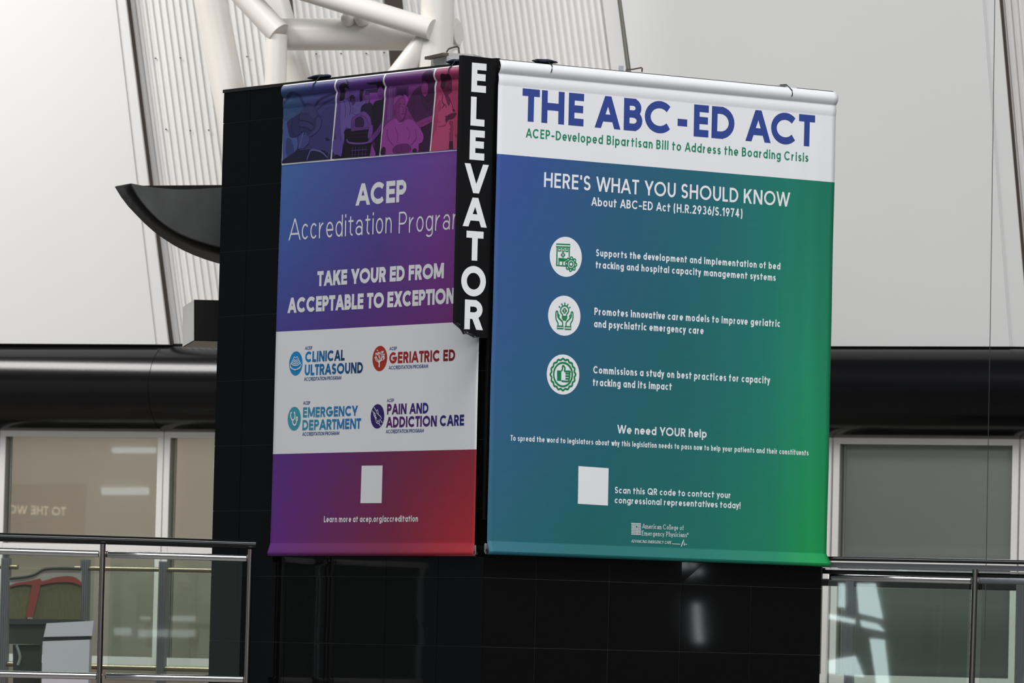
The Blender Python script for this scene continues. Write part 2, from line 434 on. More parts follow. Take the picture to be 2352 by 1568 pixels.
def quad(polys, a, b, c, d):
    ln = max(math.hypot(a[0] - d[0], a[1] - d[1]), math.hypot(b[0] - a[0], b[1] - a[1]))
    n = max(1, int(math.ceil(ln / .045)))
    if math.hypot(a[0] - d[0], a[1] - d[1]) < math.hypot(b[0] - a[0], b[1] - a[1]): a, b, c, d = b, c, d, a
    L = lambda p, q, t: (p[0] + (q[0] - p[0]) * t, p[1] + (q[1] - p[1]) * t)
    for k in range(n):
        polys.append([L(a, d, k / n), L(b, c, k / n), L(b, c, (k + 1) / n), L(a, d, (k + 1) / n)])
def strip(polys, pts, w, closed=False, cap=False):
    n = len(pts); Ls, Rs = [], []
    for i in range(n):
        if closed: p, q = pts[(i - 1) % (n - 1)], pts[(i + 1) % (n - 1)]
        else: p, q = pts[max(i - 1, 0)], pts[min(i + 1, n - 1)]
        dx, dy = q[0] - p[0], q[1] - p[1]; l = math.hypot(dx, dy) or 1
        k = 1.0
        if 0 < i < n - 1 and not closed:
            d0 = (pts[i][0] - pts[i-1][0], pts[i][1] - pts[i-1][1]); d1 = (pts[i+1][0] - pts[i][0], pts[i+1][1] - pts[i][1])
            l0, l1 = math.hypot(*d0) or 1, math.hypot(*d1) or 1
            cosang = max(-1, min(1, (d0[0] * d1[0] + d0[1] * d1[1]) / (l0 * l1)))
            k = min(1 / max(math.sqrt((1 + cosang) / 2), .3), 2.2)
        nx, ny = -dy / l * w / 2 * k, dx / l * w / 2 * k
        Ls.append((pts[i][0] + nx, pts[i][1] + ny)); Rs.append((pts[i][0] - nx, pts[i][1] - ny))
    for i in range(n - 1): polys.append([Ls[i], Rs[i], Rs[i + 1], Ls[i + 1]])
def ellipse(cx, cy, rx, ry, n=48, a0=0, a1=360):
    return [(cx + rx * math.cos(math.radians(a0 + (a1 - a0) * k / n)), cy + ry * math.sin(math.radians(a0 + (a1 - a0) * k / n))) for k in range(n + (0 if a1 - a0 == 360 else 1))]
def smooth_closed(pts, n=5):
    out = []; N = len(pts)
    for i in range(N):
        p0, p1, p2, p3 = pts[i - 1], pts[i], pts[(i + 1) % N], pts[(i + 2) % N]
        for k in range(n):
            t = k / n
            out.append(tuple(.5 * (2 * p1[j] + (p2[j] - p0[j]) * t + (2 * p0[j] - 5 * p1[j] + 4 * p2[j] - p3[j]) * t * t + (3 * p1[j] - p0[j] - 3 * p2[j] + p3[j]) * t ** 3) for j in (0, 1)))
    return out
def smooth_open(pts, n=5):
    q = [pts[0]] + list(pts) + [pts[-1]]; out = []
    for i in range(1, len(q) - 2):
        p0, p1, p2, p3 = q[i - 1], q[i], q[i + 1], q[i + 2]
        for k in range(n):
            t = k / n
            out.append(tuple(.5 * (2 * p1[j] + (p2[j] - p0[j]) * t + (2 * p0[j] - 5 * p1[j] + 4 * p2[j] - p3[j]) * t * t + (3 * p1[j] - p0[j] - 3 * p2[j] + p3[j]) * t ** 3) for j in (0, 1)))
    out.append(pts[-1]); return out

class Sheet:
    """printed sheet hanging on a tower face: off(s,z) is its distance from the face"""
    def __init__(self, P, off, base, flip): self.P, self.off, self.base, self.flip = P, off, base, flip
    def uv(self, x, y):
        s, z = self.P.uv(x, y, self.base)
        return s, z
    def prints(self, name, polys, m, parent, lift=.003, uvbox=None, jit=3e-5):
        mb = MB(); uv = []; P = self.P; ns = []; e = .002
        ccw = P.d.cross(Vector((0, 0, 1))).dot(P.n) > 0
        for i, p in enumerate(polys):
            ar = sum(p[k - 1][0] * p[k][1] - p[k][0] * p[k - 1][1] for k in range(len(p)))
            if (ar > 0) != ccw: p = p[::-1]
            l = lift * .35 + (i % 29) * jit      # ink layers never share one plane
            mb.add([P.pt(s, z, self.off(s, z) + l) for s, z in p], [list(range(len(p)))])
            for s, z in p:
                gs = (self.off(s + e, z) - self.off(s - e, z)) / (2 * e); gz = (self.off(s, z + e) - self.off(s, z - e)) / (2 * e)
                ns.append((P.n - P.d * gs - Vector((0, 0, gz))).normalized())
            if uvbox:
                a, b, c, d = uvbox
                uv += [((s - a) / (b - a), (z - c) / (d - c)) for s, z in p]
        if uvbox: mb.uv = uv
        o = mb.build(name, m, parent, keep=True)
        o.data.normals_split_custom_set_from_vertices(ns)
        return o
    def line(self, name, text, L, Rr, H, m, parent, weight=.2, lift=.003, gcol=None, **kw):
        """a line of text with base line from pixel L to pixel Rr and cap height H pixels at its left end"""
        (a, za), (b, zb) = self.uv(*L), self.uv(*Rr)
        z = (za + zb) / 2
        h = self.uv(L[0], L[1] - H)[1] - za
        lo, hi = min(a, b), max(a, b)
        polys = lettering(text, 0, z, hi - lo, h, weight, **kw)
        if self.flip: polys = [[(hi - s, zz) for s, zz in p] for p in polys]
        else: polys = [[(lo + s, zz) for s, zz in p] for p in polys]
        ub = None
        if gcol: ub = ((hi, lo) if self.flip else (lo, hi)) + (z, z + h)
        return self.prints(name, polys, m, parent, lift, ub)
    def px(self, pts): return [self.uv(x, y) for x, y in pts]

# ================================================================== SETTING
ZT = (LF.uv(513, 205.4)[1] + RF.uv(1912, 210.5)[1]) / 2           # top of the tower
corner = [LF.pt(0, 0), LF.pt(WLEN, 0), LF.pt(WLEN, 0) + RF.d * RLEN, RF.pt(RLEN, 0)]
def bw(x, y, off=0.0):
    s, z = BW.uv(x, y, off); return BW.pt(s, z, off)
def bwpoly(pts, off): return [bw(x, y, off) for x, y in pts]

# upper floor slab with a cut-out for the tower
e = .02
c1 = LF.pt(2.62, 0, e); c2 = LF.pt(WLEN + e, 0, e); c3 = c2 + RF.d * (RLEN + 2 * e); c4 = RF.pt(RLEN + e, 0, 0)
c4b = RF.pt(RLEN + e, 0, -.04)
out2 = [(-14, 39.40), (c1.x, 39.40), (c1.x, c1.y), (c2.x, c2.y), (c3.x, c3.y), (c4b.x, c4b.y), (16, 36.0), (16, 43.2), (-14, 55.93)]
mb = MB(); mb.hexa([(x, y, -.4) for x, y in out2], [(x, y, 0) for x, y in out2])
tag(mb.build('floor', M['floor_up']), 'tan tiled upper floor behind the glass railings', 'floor', kind='structure')
mb = MB(); mb.box((-60, -6, FL - .2), (60, 60, FL))
tag(mb.build('floor', M['floor_low']), 'grey lower hall floor at the foot of the tower', 'floor', kind='structure')

# white wall panels
def panel(name, pts, off, t, label):
    o = MB().slab(bwpoly(pts, off), BW.n, t).build(name, M['white_wall'])
    return tag(o, label, 'wall', kind='structure')
wl = panel('wall_left', [(-500, -320), (228, -320), (357.6, 790.5), (-500, 786)], .10, .10, 'smooth white wall panel left of the pale pipe column')
MB().slab(bwpoly([(229, -320), (248, -320), (387, 791), (358.4, 790.5)], .085), BW.n, .085).build('edge_strip', M['white_wall'], wl)
MB().slab(bwpoly([(248.4, -320), (252, -320), (391, 791), (387.5, 791)], .06), BW.n, .06).build('edge_trim', M['gap'], wl)
wr = panel('wall_right', [(1383, -320), (2232, -320), (2319, 795.5), (1537, 794)], .06, .08, 'smooth white wall panel right of the tower')
MB().slab(bwpoly([(2232.5, -320), (2267, -320), (2364, 796), (2319.5, 795.5)], .045), BW.n, .07).build('edge_strip', M['white_wall'], wr)
MB().slab(bwpoly([(2267.5, -320), (2271.5, -320), (2368, 796), (2364.5, 796)], .03), BW.n, .05).build('edge_trim', M['gap'], wr)

# corrugated cladding between and beyond the panels
mb = MB(); prof = []
x = 210.0; per = 15.6
while x < 3000:
    prof += [(x, 0.0), (x + per * .34, 0.0), (x + per * .5, .02), (x + per * .84, .02)]
    x += per
prof.append((x, 0.0))
def slope(x): return .132 if x < 1000 else .132 + (.088 - .132) * max(0, min(1, (x - 1500) / 800))
vs = []
for px_, h in prof:
    sl = slope(px_)
    for yy in (-330, 800):
        vs.append(bw(px_ + sl * yy, yy, -.06 + h))
for px_, h in prof:
    sl = slope(px_)
    for yy in (-330, 800):
        vs.append(bw(px_ + sl * yy, yy, -.12))
n = len(prof); fs = []
for i in range(n - 1):
    fs += [[2 * i, 2 * i + 2, 2 * i + 3, 2 * i + 1], [2 * n + 2 * i + 1, 2 * n + 2 * i + 3, 2 * n + 2 * i + 2, 2 * n + 2 * i]]
fs += [[0, 1, 2 * n + 1, 2 * n], [2 * n - 2, 4 * n - 2, 4 * n - 1, 2 * n - 1]]
mb.add(vs, fs)
wb = tag(mb.build('wall_back', M['clad']), 'off-white corrugated cladding behind the pipe truss', 'wall', kind='structure')
for x0, x1 in ((664, 681), (893, 934)):
    pts = [(x0 - 40, -320), (x1 - 40, -320), (x1 + 6, 180), (x0 + 6, 180)]
    MB().slab(bwpoly(pts, -.032), BW.n, .01).build('joint_strip', M['gap'], wb)
pts = [(1385 - 42, -320), (1419 - 42, -320), (1419 + 75, 600), (1385 + 75, 600)]
MB().slab(bwpoly(pts, -.02), BW.n, .02).build('flashing', M['white_wall'], wb)
pts = [(1420 - 42, -320), (1427 - 42, -320), (1427 + 75, 600), (1420 + 75, 600)]
MB().slab(bwpoly(pts, -.03), BW.n, .02).build('gap_shade_strip', M['jamb'], wb)  # brown-grey strip painted in for the soft shade beside the panel
for x, y in ((358, 134), (415, 133), (382, 297), (438, 300), (480, 299), (568, 130), (727, 124), (784, 123), (842, 123), (883, 121)):
    p = bw(x, y, -.035)
    MB().tube([p, p + BW.n * .012], .006, 8).build('screw', M['gap'], wb)
# dark ledge between panels and beam, wall base, wall below
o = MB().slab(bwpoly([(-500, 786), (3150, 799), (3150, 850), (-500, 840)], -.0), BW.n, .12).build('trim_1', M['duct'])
tag(o, 'dark ledge above the rounded beam', 'trim', kind='structure')

# rounded black beam above the windows
sL, zL = BW.uv(250, 891); sR, zR = BW.uv(2100, 902)
zb = (zL + zR) / 2; rb = .372
root = empty('bulkhead_beam', BW.pt(0, zb - rb, 0), 'long black half-round beam running above the windows behind the tower', 'beam')
cuts = [BW.uv(-500, 891)[0], BW.uv(380, 891)[0], BW.uv(1905, 900)[0], BW.uv(3150, 910)[0]]
for a, b in zip(cuts, cuts[1:]):
    MB().tube([BW.pt(a + .003, zb, -.04), BW.pt(b - .003, zb, -.04)], rb, 72).build('beam_segment', M['duct'], root, smooth=True)
MB().tube([BW.pt(cuts[0], zb, -.04), BW.pt(cuts[-1], zb, -.04)], rb - .006, 48).build('beam_core', M['seam'], root, smooth=True)

# windows
zt_ = (BW.uv(250, 991)[1] + BW.uv(2150, 1011)[1]) / 2
zw0 = BW.uv(300, 1527)[1]
ztr = BW.uv(250, 1250)[1]
def window(k, x0, x1, blind, label):
    s0, s1 = BW.uv(x0, 1120)[0], BW.uv(x1, 1120)[0]
    root = empty('window_%d' % k, BW.pt((s0 + s1) / 2, zw0, 0)); tag(root, label, 'window', kind='structure')
    fwid = .052
    fr = MB()
    fr.pbox(BW, s0, s1, zt_ - .042, zt_ + .06, -.1, 0)
    fr.pbox(BW, s0, s1, zw0, zw0 + .072, -.1, 0)
    fr.pbox(BW, s0, s0 + fwid, zw0 + .072, zt_ - .042, -.1, 0)
    fr.pbox(BW, s1 - fwid, s1, zw0 + .072, zt_ - .042, -.1, 0)
    fr.pbox(BW, s0 + fwid, s1 - fwid, ztr - .066, ztr, -.1, -.004)
    fr.build('window_frame', M['frame'], root)
    g = MB(); g.pbox(BW, s0 + fwid, s0 + fwid + .004, zw0 + .072, zt_ - .042, -.1, -.012)
    g.pbox(BW, s0 + fwid + .03, s0 + fwid + .036, zw0 + .072, zt_ - .042, -.07, -.05)
    g.build('gasket', M['jamb'], root)
    MB().pbox(BW, s0 + fwid, s1 - fwid, ztr, zt_ - .042, -.066, -.06).build('upper_pane', M['pane'], root)
    MB().pbox(BW, s0 + fwid, s1 - fwid, zw0 + .072, ztr - .066, -.066, -.06).build('lower_pane', M['pane'], root)
    MB().pbox(BW, s0 + .01, s1 - .01, zw0 + .03, zt_ + .02, -.17, -.15).build('roller_blind', M[blind], root)
area('blind_backlight', BW.pt(BW.uv(300, 1300)[0], 1.6, -2.2), BW.pt(BW.uv(300, 1300)[0], 1.2, 0), 4.5, 2.2, 150, (1, .965, .91))  # unseen room lamp added behind the beige blinds to brighten them
area('blind_backlight', BW.pt(BW.uv(2150, 1300)[0], 1.6, -2.2), BW.pt(BW.uv(2150, 1300)[0], 1.2, 0), 4.5, 2.2, 45, (.95, .98, 1))  # weaker unseen lamp added to lift the grey blinds
window(1, -3, 372, 'blind_beige', 'white framed window with beige blind at the left edge')
window(2, 375, 752, 'blind_beige', 'white framed window with beige blind half hidden by the tower')
window(3, 1500, 1908, 'blind_grey', 'white framed window whose right frame shows beside the banner')
window(4, 1913, 2338, 'blind_grey', 'white framed window with grey blind right of the tower')
window(5, 2343, 2760, 'blind_grey', 'white framed window cut off at the right edge')
o = MB().pbox(BW, BW.uv(-500, 1500)[0], BW.uv(2760, 1500)[0], 0.0, zw0 - .001, -.12, 0).build('baseboard_back', M['kerb'])
tag(o, 'low brown wall base under the windows', 'baseboard', kind='structure')

# ================================================================== LIFT TOWER
ROW0, TH, TW = .4767 + EYE, .4352, .5782
tower = empty('elevator_tower', (corner[0] + corner[2]) / 2 + Vector((0, 0, FL)), 'square lift tower clad in glossy black granite tiles', 'tower')
k_ = .004
inn = [LF.pt(k_, 0, -k_) , LF.pt(WLEN - k_, 0, -k_), LF.pt(WLEN - k_, 0, -k_) + RF.d * (RLEN - 2 * k_), RF.pt(RLEN - k_, 0, -k_)]
MB().hexa([p + Vector((0, 0, FL)) for p in inn], [p + Vector((0, 0, ZT - .03)) for p in inn]).build('core', M['grout'], tower)
def tiles(P, width, o0, name):
    cols = [0.0] + [o0 + i * TW for i in range(8) if o0 + i * TW < width - .03] + [width]
    zs = sorted([ROW0 + j * TH for j in range(-14, 12) if FL < ROW0 + j * TH < ZT - .06] + [FL, ZT - .022])
    mb = MB(); g = .002
    for a, b in zip(cols, cols[1:]):
        for z0, z1 in zip(zs, zs[1:]):
            j = [random.uniform(-.0006, .0006) for _ in range(4)]
            f = [P.pt(a + g, z0 + g, j[0]), P.pt(b - g, z0 + g, j[1]), P.pt(b - g, z1 - g, j[2]), P.pt(a + g, z1 - g, j[3])]
            bk = [P.pt(a + g, z0 + g, -k_), P.pt(b - g, z0 + g, -k_), P.pt(b - g, z1 - g, -k_), P.pt(a + g, z1 - g, -k_)]
            mb.hexa(bk, f)
    return mb.build(name, M['granite'], tower)
tiles(RF, RLEN, .4116, 'tile_cladding')
tiles(LF, WLEN, .4976, 'tile_cladding')
B1 = Plane(RF.pt(RLEN, 0), LF.d, RF.d); B2 = Plane(LF.pt(WLEN, 0), RF.d, LF.d)
tiles(B1, WLEN, .4976, 'tile_cladding'); tiles(B2, RLEN, .4116, 'tile_cladding')
mb = MB(); q = .006
mb.pbox(RF, -q, RLEN + q, ZT - .022, ZT, -.09, q); mb.pbox(LF, -q, WLEN + q, ZT - .022, ZT, -.09, q)
mb.pbox(B1, 0, WLEN, ZT - .022, ZT, -.09, q); mb.pbox(B2, 0, RLEN, ZT - .022, ZT, -.09, q)
mb.build('parapet_cap', M['cap'], tower)
inr = [p * 1.0 for p in inn]
MB().hexa([p + Vector((0, 0, ZT - .03)) for p in inr], [p + Vector((0, 0, ZT - .024)) for p in inr]).build('roof_deck', M['concrete'], tower)
mb = MB(); mb.pbox(RF, -.012, .02, 1.2, ZT + .004, -.02, .014); mb.build('corner_trim', M['trim'], tower)

# ------------------------------------------------------------------ ELEVATOR sign
SO = .03
SS = Sheet(RF, lambda s, z: SO, SO, False)
sg = empty('elevator_sign', RF.pt(-.13, RF.uv(1085, 770, SO)[1], SO), 'tall black blade sign with white letters reading ELEVATOR at the tower corner', 'sign')
pts = [SS.uv(*p) for p in ((1062, 126.5), (1137, 134.5), (1120.5, 776.5), (1094, 775), (1066, 757), (1047.5, 741))]
MB().slab([RF.pt(s, z, SO) for s, z in pts], RF.n, .035).build('sign_panel', M['sign'], sg)
LET = [('E', 1082.3, 1115.8, 143.5, 210.6), ('L', 1080.3, 1112.3, 221.3, 288), ('E', 1078, 1111.8, 297.6, 366), ('V', 1066, 1120.5, 374, 441.5),
       ('A', 1063, 1117.3, 451.5, 518.5), ('T', 1070, 1109, 529, 596.6), ('O', 1058.3, 1115, 608, 678), ('R', 1066.3, 1108, 686.8, 755)]
for c, x0, x1, y0, y1 in LET:
    (s0, za), (s1, zb_) = SS.uv(x0, y1), SS.uv(x1, y1 + (x1 - x0) * .085)
    h = SS.uv(x0, y0)[1] - za
    wt = .235 if c in 'ELT' else .225
    polys = [[(s0 + a, b) for a, b in p] for p in lettering(c, 0, (za + zb_) / 2, s1 - s0, h, wt)]
    SS.prints('letter', polys, M['sign_letter'], sg, .002)
# peeled film at its lower left corner
top = [(1047.5, 741), (1056, 748), (1066, 757), (1080, 766), (1094, 775)]
bot = [(1049, 748), (1057.5, 768), (1067, 767), (1081, 773), (1095, 776)]
mb = MB(); vs = []; N = 16; R_ = 8
def lerpp(P, t):
    t *= len(P) - 1; i = min(int(t), len(P) - 2); t -= i
    return (P[i][0] + (P[i + 1][0] - P[i][0]) * t, P[i][1] + (P[i + 1][1] - P[i][1]) * t)
for i in range(N + 1):
    a, b = lerpp(top, i / N), lerpp(bot, i / N)
    for j in range(R_ + 1):
        t = j / R_
        s, z = SS.uv(a[0] + (b[0] - a[0]) * t, a[1] + (b[1] - a[1]) * t)
        vs.append(RF.pt(s, z, SO + .004 + .035 * math.sin(t * 2.6) + .006 * math.sin(t * 11 + i * .8)))
mb.add(vs, [[i * (R_ + 1) + j, (i + 1) * (R_ + 1) + j, (i + 1) * (R_ + 1) + j + 1, i * (R_ + 1) + j + 1] for i in range(N) for j in range(R_)])
o = mb.build('peeling_film', M['film'], sg, smooth=True); o['label'] = 'curled glossy black film'

# ================================================================== BANNERS
def profile(t, tb, fl=.028):
    o = 0.0
    if t < .085: o += .023 * math.sin(math.pi * min(1, (t + .004) / .089)) ** .8
    elif t < .16: o += .005 * math.sin(math.pi * (t - .085) / .075)
    if tb < .085:
        if tb > .022: o += fl * (.085 - tb) / .063
        else: o += fl - .022 + math.sqrt(max(0, .022 ** 2 - (.022 - tb) ** 2))
    return o
def banner_sheet(P, base, corners, splits, mats, parent, fold, flip, name='vinyl_sheet'):
    """corners in pixels TL TR BR BL; splits = [(yL, yR, material index below)]"""
    S = Sheet(P, None, base, flip)
    (sa, za), (sb, zb), (sc_, zc), (sd, zd) = [S.uv(*c) for c in corners]
    def edge(z):
        v = (za - z) / (za - zd)
        return sa + (sd - sa) * v, sb + (sc_ - sb) * v
    ztop, zbot = (za + zb) / 2, (zc + zd) / 2
    def off(s, z):
        a, b = edge(z); u = (s - a) / (b - a)
        return base + profile(max(0, ztop - z), max(0, z - zbot), .014 if flip else .036) + fold(u, (ztop - z) / (ztop - zbot))
    S.off = off
    cut = [(S.uv(corners[0][0], yl)[1] + S.uv(corners[1][0], yr)[1]) / 2 for yl, yr in splits]
    zs = set([ztop - t for t in [0, .0015] + [.004 * i for i in range(1, 42)]] + [zbot + t for t in (0, .001, .003, .007, .013, .022, .03, .04, .05, .06, .07, .08, .085, .09, .1)] + cut)
    k = int((ztop - zbot) / .045)
    for i in range(1, k):
        z = ztop - (ztop - zbot) * i / k
        if ztop - z > .17 and z - zbot > .11 and all(abs(z - c) > .01 for c in cut): zs.add(z)
    zs = sorted(zs, reverse=True)
    NU = 72; mb = MB(); mb.uv = []; mi = []
    for z in zs:
        a, b = edge(z)
        fl = .012 * max(0, 1 - (z - zbot) / .085)
        if z - zbot < .085: a, b = a - math.copysign(fl, b - a), b + math.copysign(fl, b - a)
        for i in range(NU + 1):
            u = i / NU; s = a + (b - a) * u
            mb.v.append(P.pt(s, z, off(edge(z)[0] + (edge(z)[1] - edge(z)[0]) * u, z)))
            mb.uv.append((u, (ztop - z) / (ztop - zbot)))
    for r in range(len(zs) - 1):
        zm = (zs[r] + zs[r + 1]) / 2
        idx = sum(1 for c in cut if zm < c)
        for i in range(NU):
            mb.f.append([r * (NU + 1) + i, r * (NU + 1) + i + 1, (r + 1) * (NU + 1) + i + 1, (r + 1) * (NU + 1) + i]); mi.append(idx)
    # back of the bottom hem: the sheet doubles back up behind the rod
    me_o = mb.build(name, mats[0], parent, smooth=True)
    for m in mats[1:]: me_o.data.materials.append(m)
    for p, i in zip(me_o.data.polygons, mi): p.material_index = i
    sol = me_o.modifiers.new('thickness', 'SOLIDIFY'); sol.thickness = .0012; sol.offset = 0
    S.ztop, S.zbot, S.edge, S.cut = ztop, zbot, edge, cut
    # hem rods
    for nm, z, r in (('hem_rod', zbot + .021, .014), ('top_rod', ztop - .042, .011)):
        a, b = edge(z); ex = .006 if nm == 'hem_rod' else -.01
        d = math.copysign(1, b - a)
        ob = base + ((.014 if flip else .036) - .027 if nm == 'hem_rod' else .002)
        t = MB()
        p0, p1 = P.pt(a - d * ex, z, ob), P.pt(b + d * ex, z, ob)
        t.tube([p0, p1], r, 20, cap=False); t.tube([p0, p1], r * .8, 20, cap=False)
        t.build(nm, M['pole'], parent, smooth=True)
    bk = MB(); a, b = edge(zbot + .05)
    vs = []
    for s, d in ((a, -.012), (b, .012)):
        dd = math.copysign(1, b - a) * d
        for z, o_ in ((zbot + .07, -.007), (zbot + .04, -.01), (zbot + .015, -.008), (zbot + .003, .004)): vs.append(P.pt(s + dd, z, base + o_))
    bk.add(vs, [[0, 1, 5, 4], [1, 2, 6, 5], [2, 3, 7, 6]])
    o = bk.build('hem_back', M['vback'], parent, smooth=True)
    sol = o.modifiers.new('thickness', 'SOLIDIFY'); sol.thickness = .0012
    return S

# ---- right banner
KR = 1.08
def c_(r, g, b): return rgb(r, g, b, KR)
gR = gradmat('print_blue_green', [
    (.20, [(0, c_(56, 80, 148)), (.16, c_(52, 84, 138)), (.34, c_(46, 90, 122)), (.62, c_(38, 100, 114)), (.86, c_(32, 120, 102)), (1, c_(30, 116, 90))]),
    (.58, [(0, c_(50, 90, 138)), (.22, c_(44, 92, 122)), (.5, c_(34, 98, 105)), (.78, c_(33, 116, 106)), (.93, c_(34, 136, 102)), (1, c_(30, 124, 88))]),
    (.95, [(0, c_(42, 100, 118)), (.28, c_(33, 100, 103)), (.62, c_(30, 110, 99)), (.82, c_(30, 124, 94)), (.94, c_(28, 146, 82)), (1, c_(26, 144, 74))])])
def foldR(u, v):
    f = 0.0
    for c, w, a in ((.90, .026, .0045), (.955, .018, .0055), (.80, .05, .003), (.06, .05, .003)):
        f += a * math.exp(-((u + .015 * math.sin(v * 4) - c) / w) ** 2) * min(1, v * 5)
    f += .0035 * math.sin(u * 9 + v * 7) * v + .0012 * math.sin(u * 31 - v * 22)
    return f
rb_root = empty('banner', RF.pt(1.35, RF.uv(1500, 1285)[1], .06), 'wide white, blue and green vinyl banner headed THE ABC-ED ACT', 'banner', 'vinyl banners tied to the tower')
R = banner_sheet(RF, .06, [(1146, 135.5), (1921, 213.5), (1897.5, 1303), (1117.5, 1271)], [(352.5, 420)], [M['vinyl_white'], gR], rb_root, foldR, False)
pw, pb, pg = M['print_white'], M['print_blue'], M['print_green']
# headline letter by letter on one base line
HL = [('T', 1198.2, 1238.2), ('H', 1242.8, 1295.4), ('E', 1305.3, 1340), ('A', 1366, 1424.3), ('B', 1432, 1475), ('C', 1480.3, 1542.8), ('-', 1555.3, 1577.5),
      ('E', 1592.8, 1626.8), ('D', 1633.9, 1685.7), ('A', 1711.8, 1769), ('C', 1770, 1829.6), ('T', 1833.2, 1870.3)]
zA = R.uv(1216, 277.5)[1]; zB = R.uv(1850, 337.5)[1]; hH = R.uv(1199, 200.7)[1] - R.uv(1197.5, 275.8)[1]
polys = []
for c, x0, x1 in HL:
    y = 276 + (x0 - 1198) * .0945
    s0, s1 = R.uv(x0, y)[0], R.uv(x1, y)[0]
    polys = [[(s0 + a, b) for a, b in p] for p in lettering(c, 0, (zA + zB) / 2, s1 - s0, hH, .225)]
    R.prints('headline_letter', polys, pb, rb_root)
R.line('tagline', 'ACEP-Developed Bipartisan Bill to Address the Boarding Crisis', (1207.1, 314.5), (1856, 373.2), 21.4, pg, rb_root, .17, tr=.19, space=.42)
R.line('subheading', "HERE'S WHAT YOU SHOULD KNOW", (1249.3, 428.5), (1813.5, 475.7), 34, pw, rb_root, .155, tr=.14, space=.36)
R.line('bill_number', 'About ABC-ED Act (H.R.2936/S.1974)', (1357.8, 472.1), (1704.6, 499.5), 20, pw, rb_root, .17, tr=.17, space=.4)
for k, (t, a, b, h) in enumerate([('Supports the development and implementation of bed', (1368.6, 586.8), (1792, 620.3), 16.3), ('tracking and hospital capacity management systems', (1367.9, 616), (1781.4, 644.5), 16.3),
    ('Promotes innovative care models to improve geriatric', (1365.3, 722.1), (1791.7, 751.8), 17), ('and psychiatric emergency care', (1364.3, 751.8), (1615.3, 767), 17),
    ('Commissions a study on best practices for capacity', (1361.8, 857.1), (1768.5, 881), 17), ('tracking and its impact', (1360.7, 886.4), (1542, 895), 17)]):
    R.line('bullet_text', t, a, b, h, pw, rb_root, .185, tr=.19, space=.44)
R.line('appeal', 'We need YOUR help', (1416.4, 994.6), (1623.2, 1005.5), 19.5, pw, rb_root, .19, tr=.14, space=.34)
R.line('appeal_detail', 'To spread the word to legislators about why this legislation needs to pass now to help your patients and their constituents', (1172.1, 1011.4), (1855.6, 1046), 13, pw, rb_root, .17, tr=.19, space=.48)
R.line('code_caption', 'Scan this QR code to contact your', (1411.8, 1132.8), (1678.5, 1143.5), 15, pw, rb_root, .18, tr=.15, space=.36)
R.line('code_caption', 'congressional representatives today!', (1411.8, 1155.3), (1700, 1167.5), 15, pw, rb_root, .18, tr=.15, space=.36)
def label(S, q, root):
    a, b, c, d = S.px(q); N = 10
    B = lambda u, v: tuple((a[k] * (1 - u) + b[k] * u) * (1 - v) + (d[k] * (1 - u) + c[k] * u) * v for k in (0, 1))
    S.prints('blank_label', [[B(i / N, j / N), B((i + 1) / N, j / N), B((i + 1) / N, (j + 1) / N), B(i / N, (j + 1) / N)] for i in range(N) for j in range(N)], pw, root, .004, jit=0)
label(R, [(1327.5, 1070), (1397.5, 1075), (1396, 1160.7), (1326.2, 1156.5)], rb_root)
R.line('logo_name', 'American College of', (1475.5, 1213.3), (1571, 1216.8), 11, pw, rb_root, .095, tr=.2, space=.4, alt=HEL, serif=True, xh=.64)
R.line('logo_name', 'Emergency Physicians', (1475, 1229.2), (1577.8, 1233.2), 11, pw, rb_root, .095, tr=.2, space=.4, alt=HEL, serif=True, xh=.64)
R.line('logo_motto', 'ADVANCING EMERGENCY CARE', (1450, 1245.6), (1540.8, 1248.9), 6.6, pw, rb_root, .11, lift=.008, tr=.15, space=.4, slant=.2)
z14 = lambda pts: [(1440 + x / 14.7, 1190 + y / 14.7) for x, y in pts]
polys = []
strip(polys, R.px(z14([(1515, 858), (1800, 875), (1828, 950), (1912, 725), (1935, 915), (1955, 878), (2025, 880)])), .0032)
strip(polys, R.px(ellipse(1440 + 2052 / 14.7, 1190 + 520 / 14.7, 1.3, 1.7, 12) + [(1440 + 2052 / 14.7 + 1.3, 1190 + 520 / 14.7)]), .0028)
for i in range(8):
    for j in range(8):
        if (i, j) == (4, 2): continue
        x0 = 152 + i * 40.6; y0 = 155 + j * 51.5 + i * 1.6
        polys.append(R.px(z14([(x0, y0), (x0 + 30, y0 + 1), (x0 + 30, y0 + 37), (x0, y0 + 36)])))
R.prints('logo_mark', polys, pw, rb_root, .009)

# round icons
zi = lambda pts: [(1230 + x * .2551, 520 + y * .2551) for x, y in pts]
def disc(S, c, name, m, parent, n=56, ext=None):
    cx, cy, rx, ry = c
    a, z0 = S.uv(cx, cy); s1, z1 = S.uv(cx, cy - ry)
    r = z1 - z0
    rh = abs(S.uv(cx + rx, cy)[0] - a)
    poly = [(a + rh * math.cos(t * 2 * math.pi / n), z0 + r * math.sin(t * 2 * math.pi / n)) for t in range(n)]
    return S.prints(name, [poly], m, parent, .004)
def strokes(S, conv, lists, w, name, m, parent, lift=.007):
    polys = []
    for pts in lists: strip(polys, S.px(conv(pts)), w, closed=(len(pts) > 3 and pts[0] == pts[-1]))
    return S.prints(name, polys, m, parent, lift)
def rectp(x0, y0, x1, y1, sk=.035): return [(x0, y0), (x1, y0 + (x1 - x0) * sk), (x1 - 1, y1 + (x1 - x0) * sk), (x0 - 1, y1), (x0, y0)]
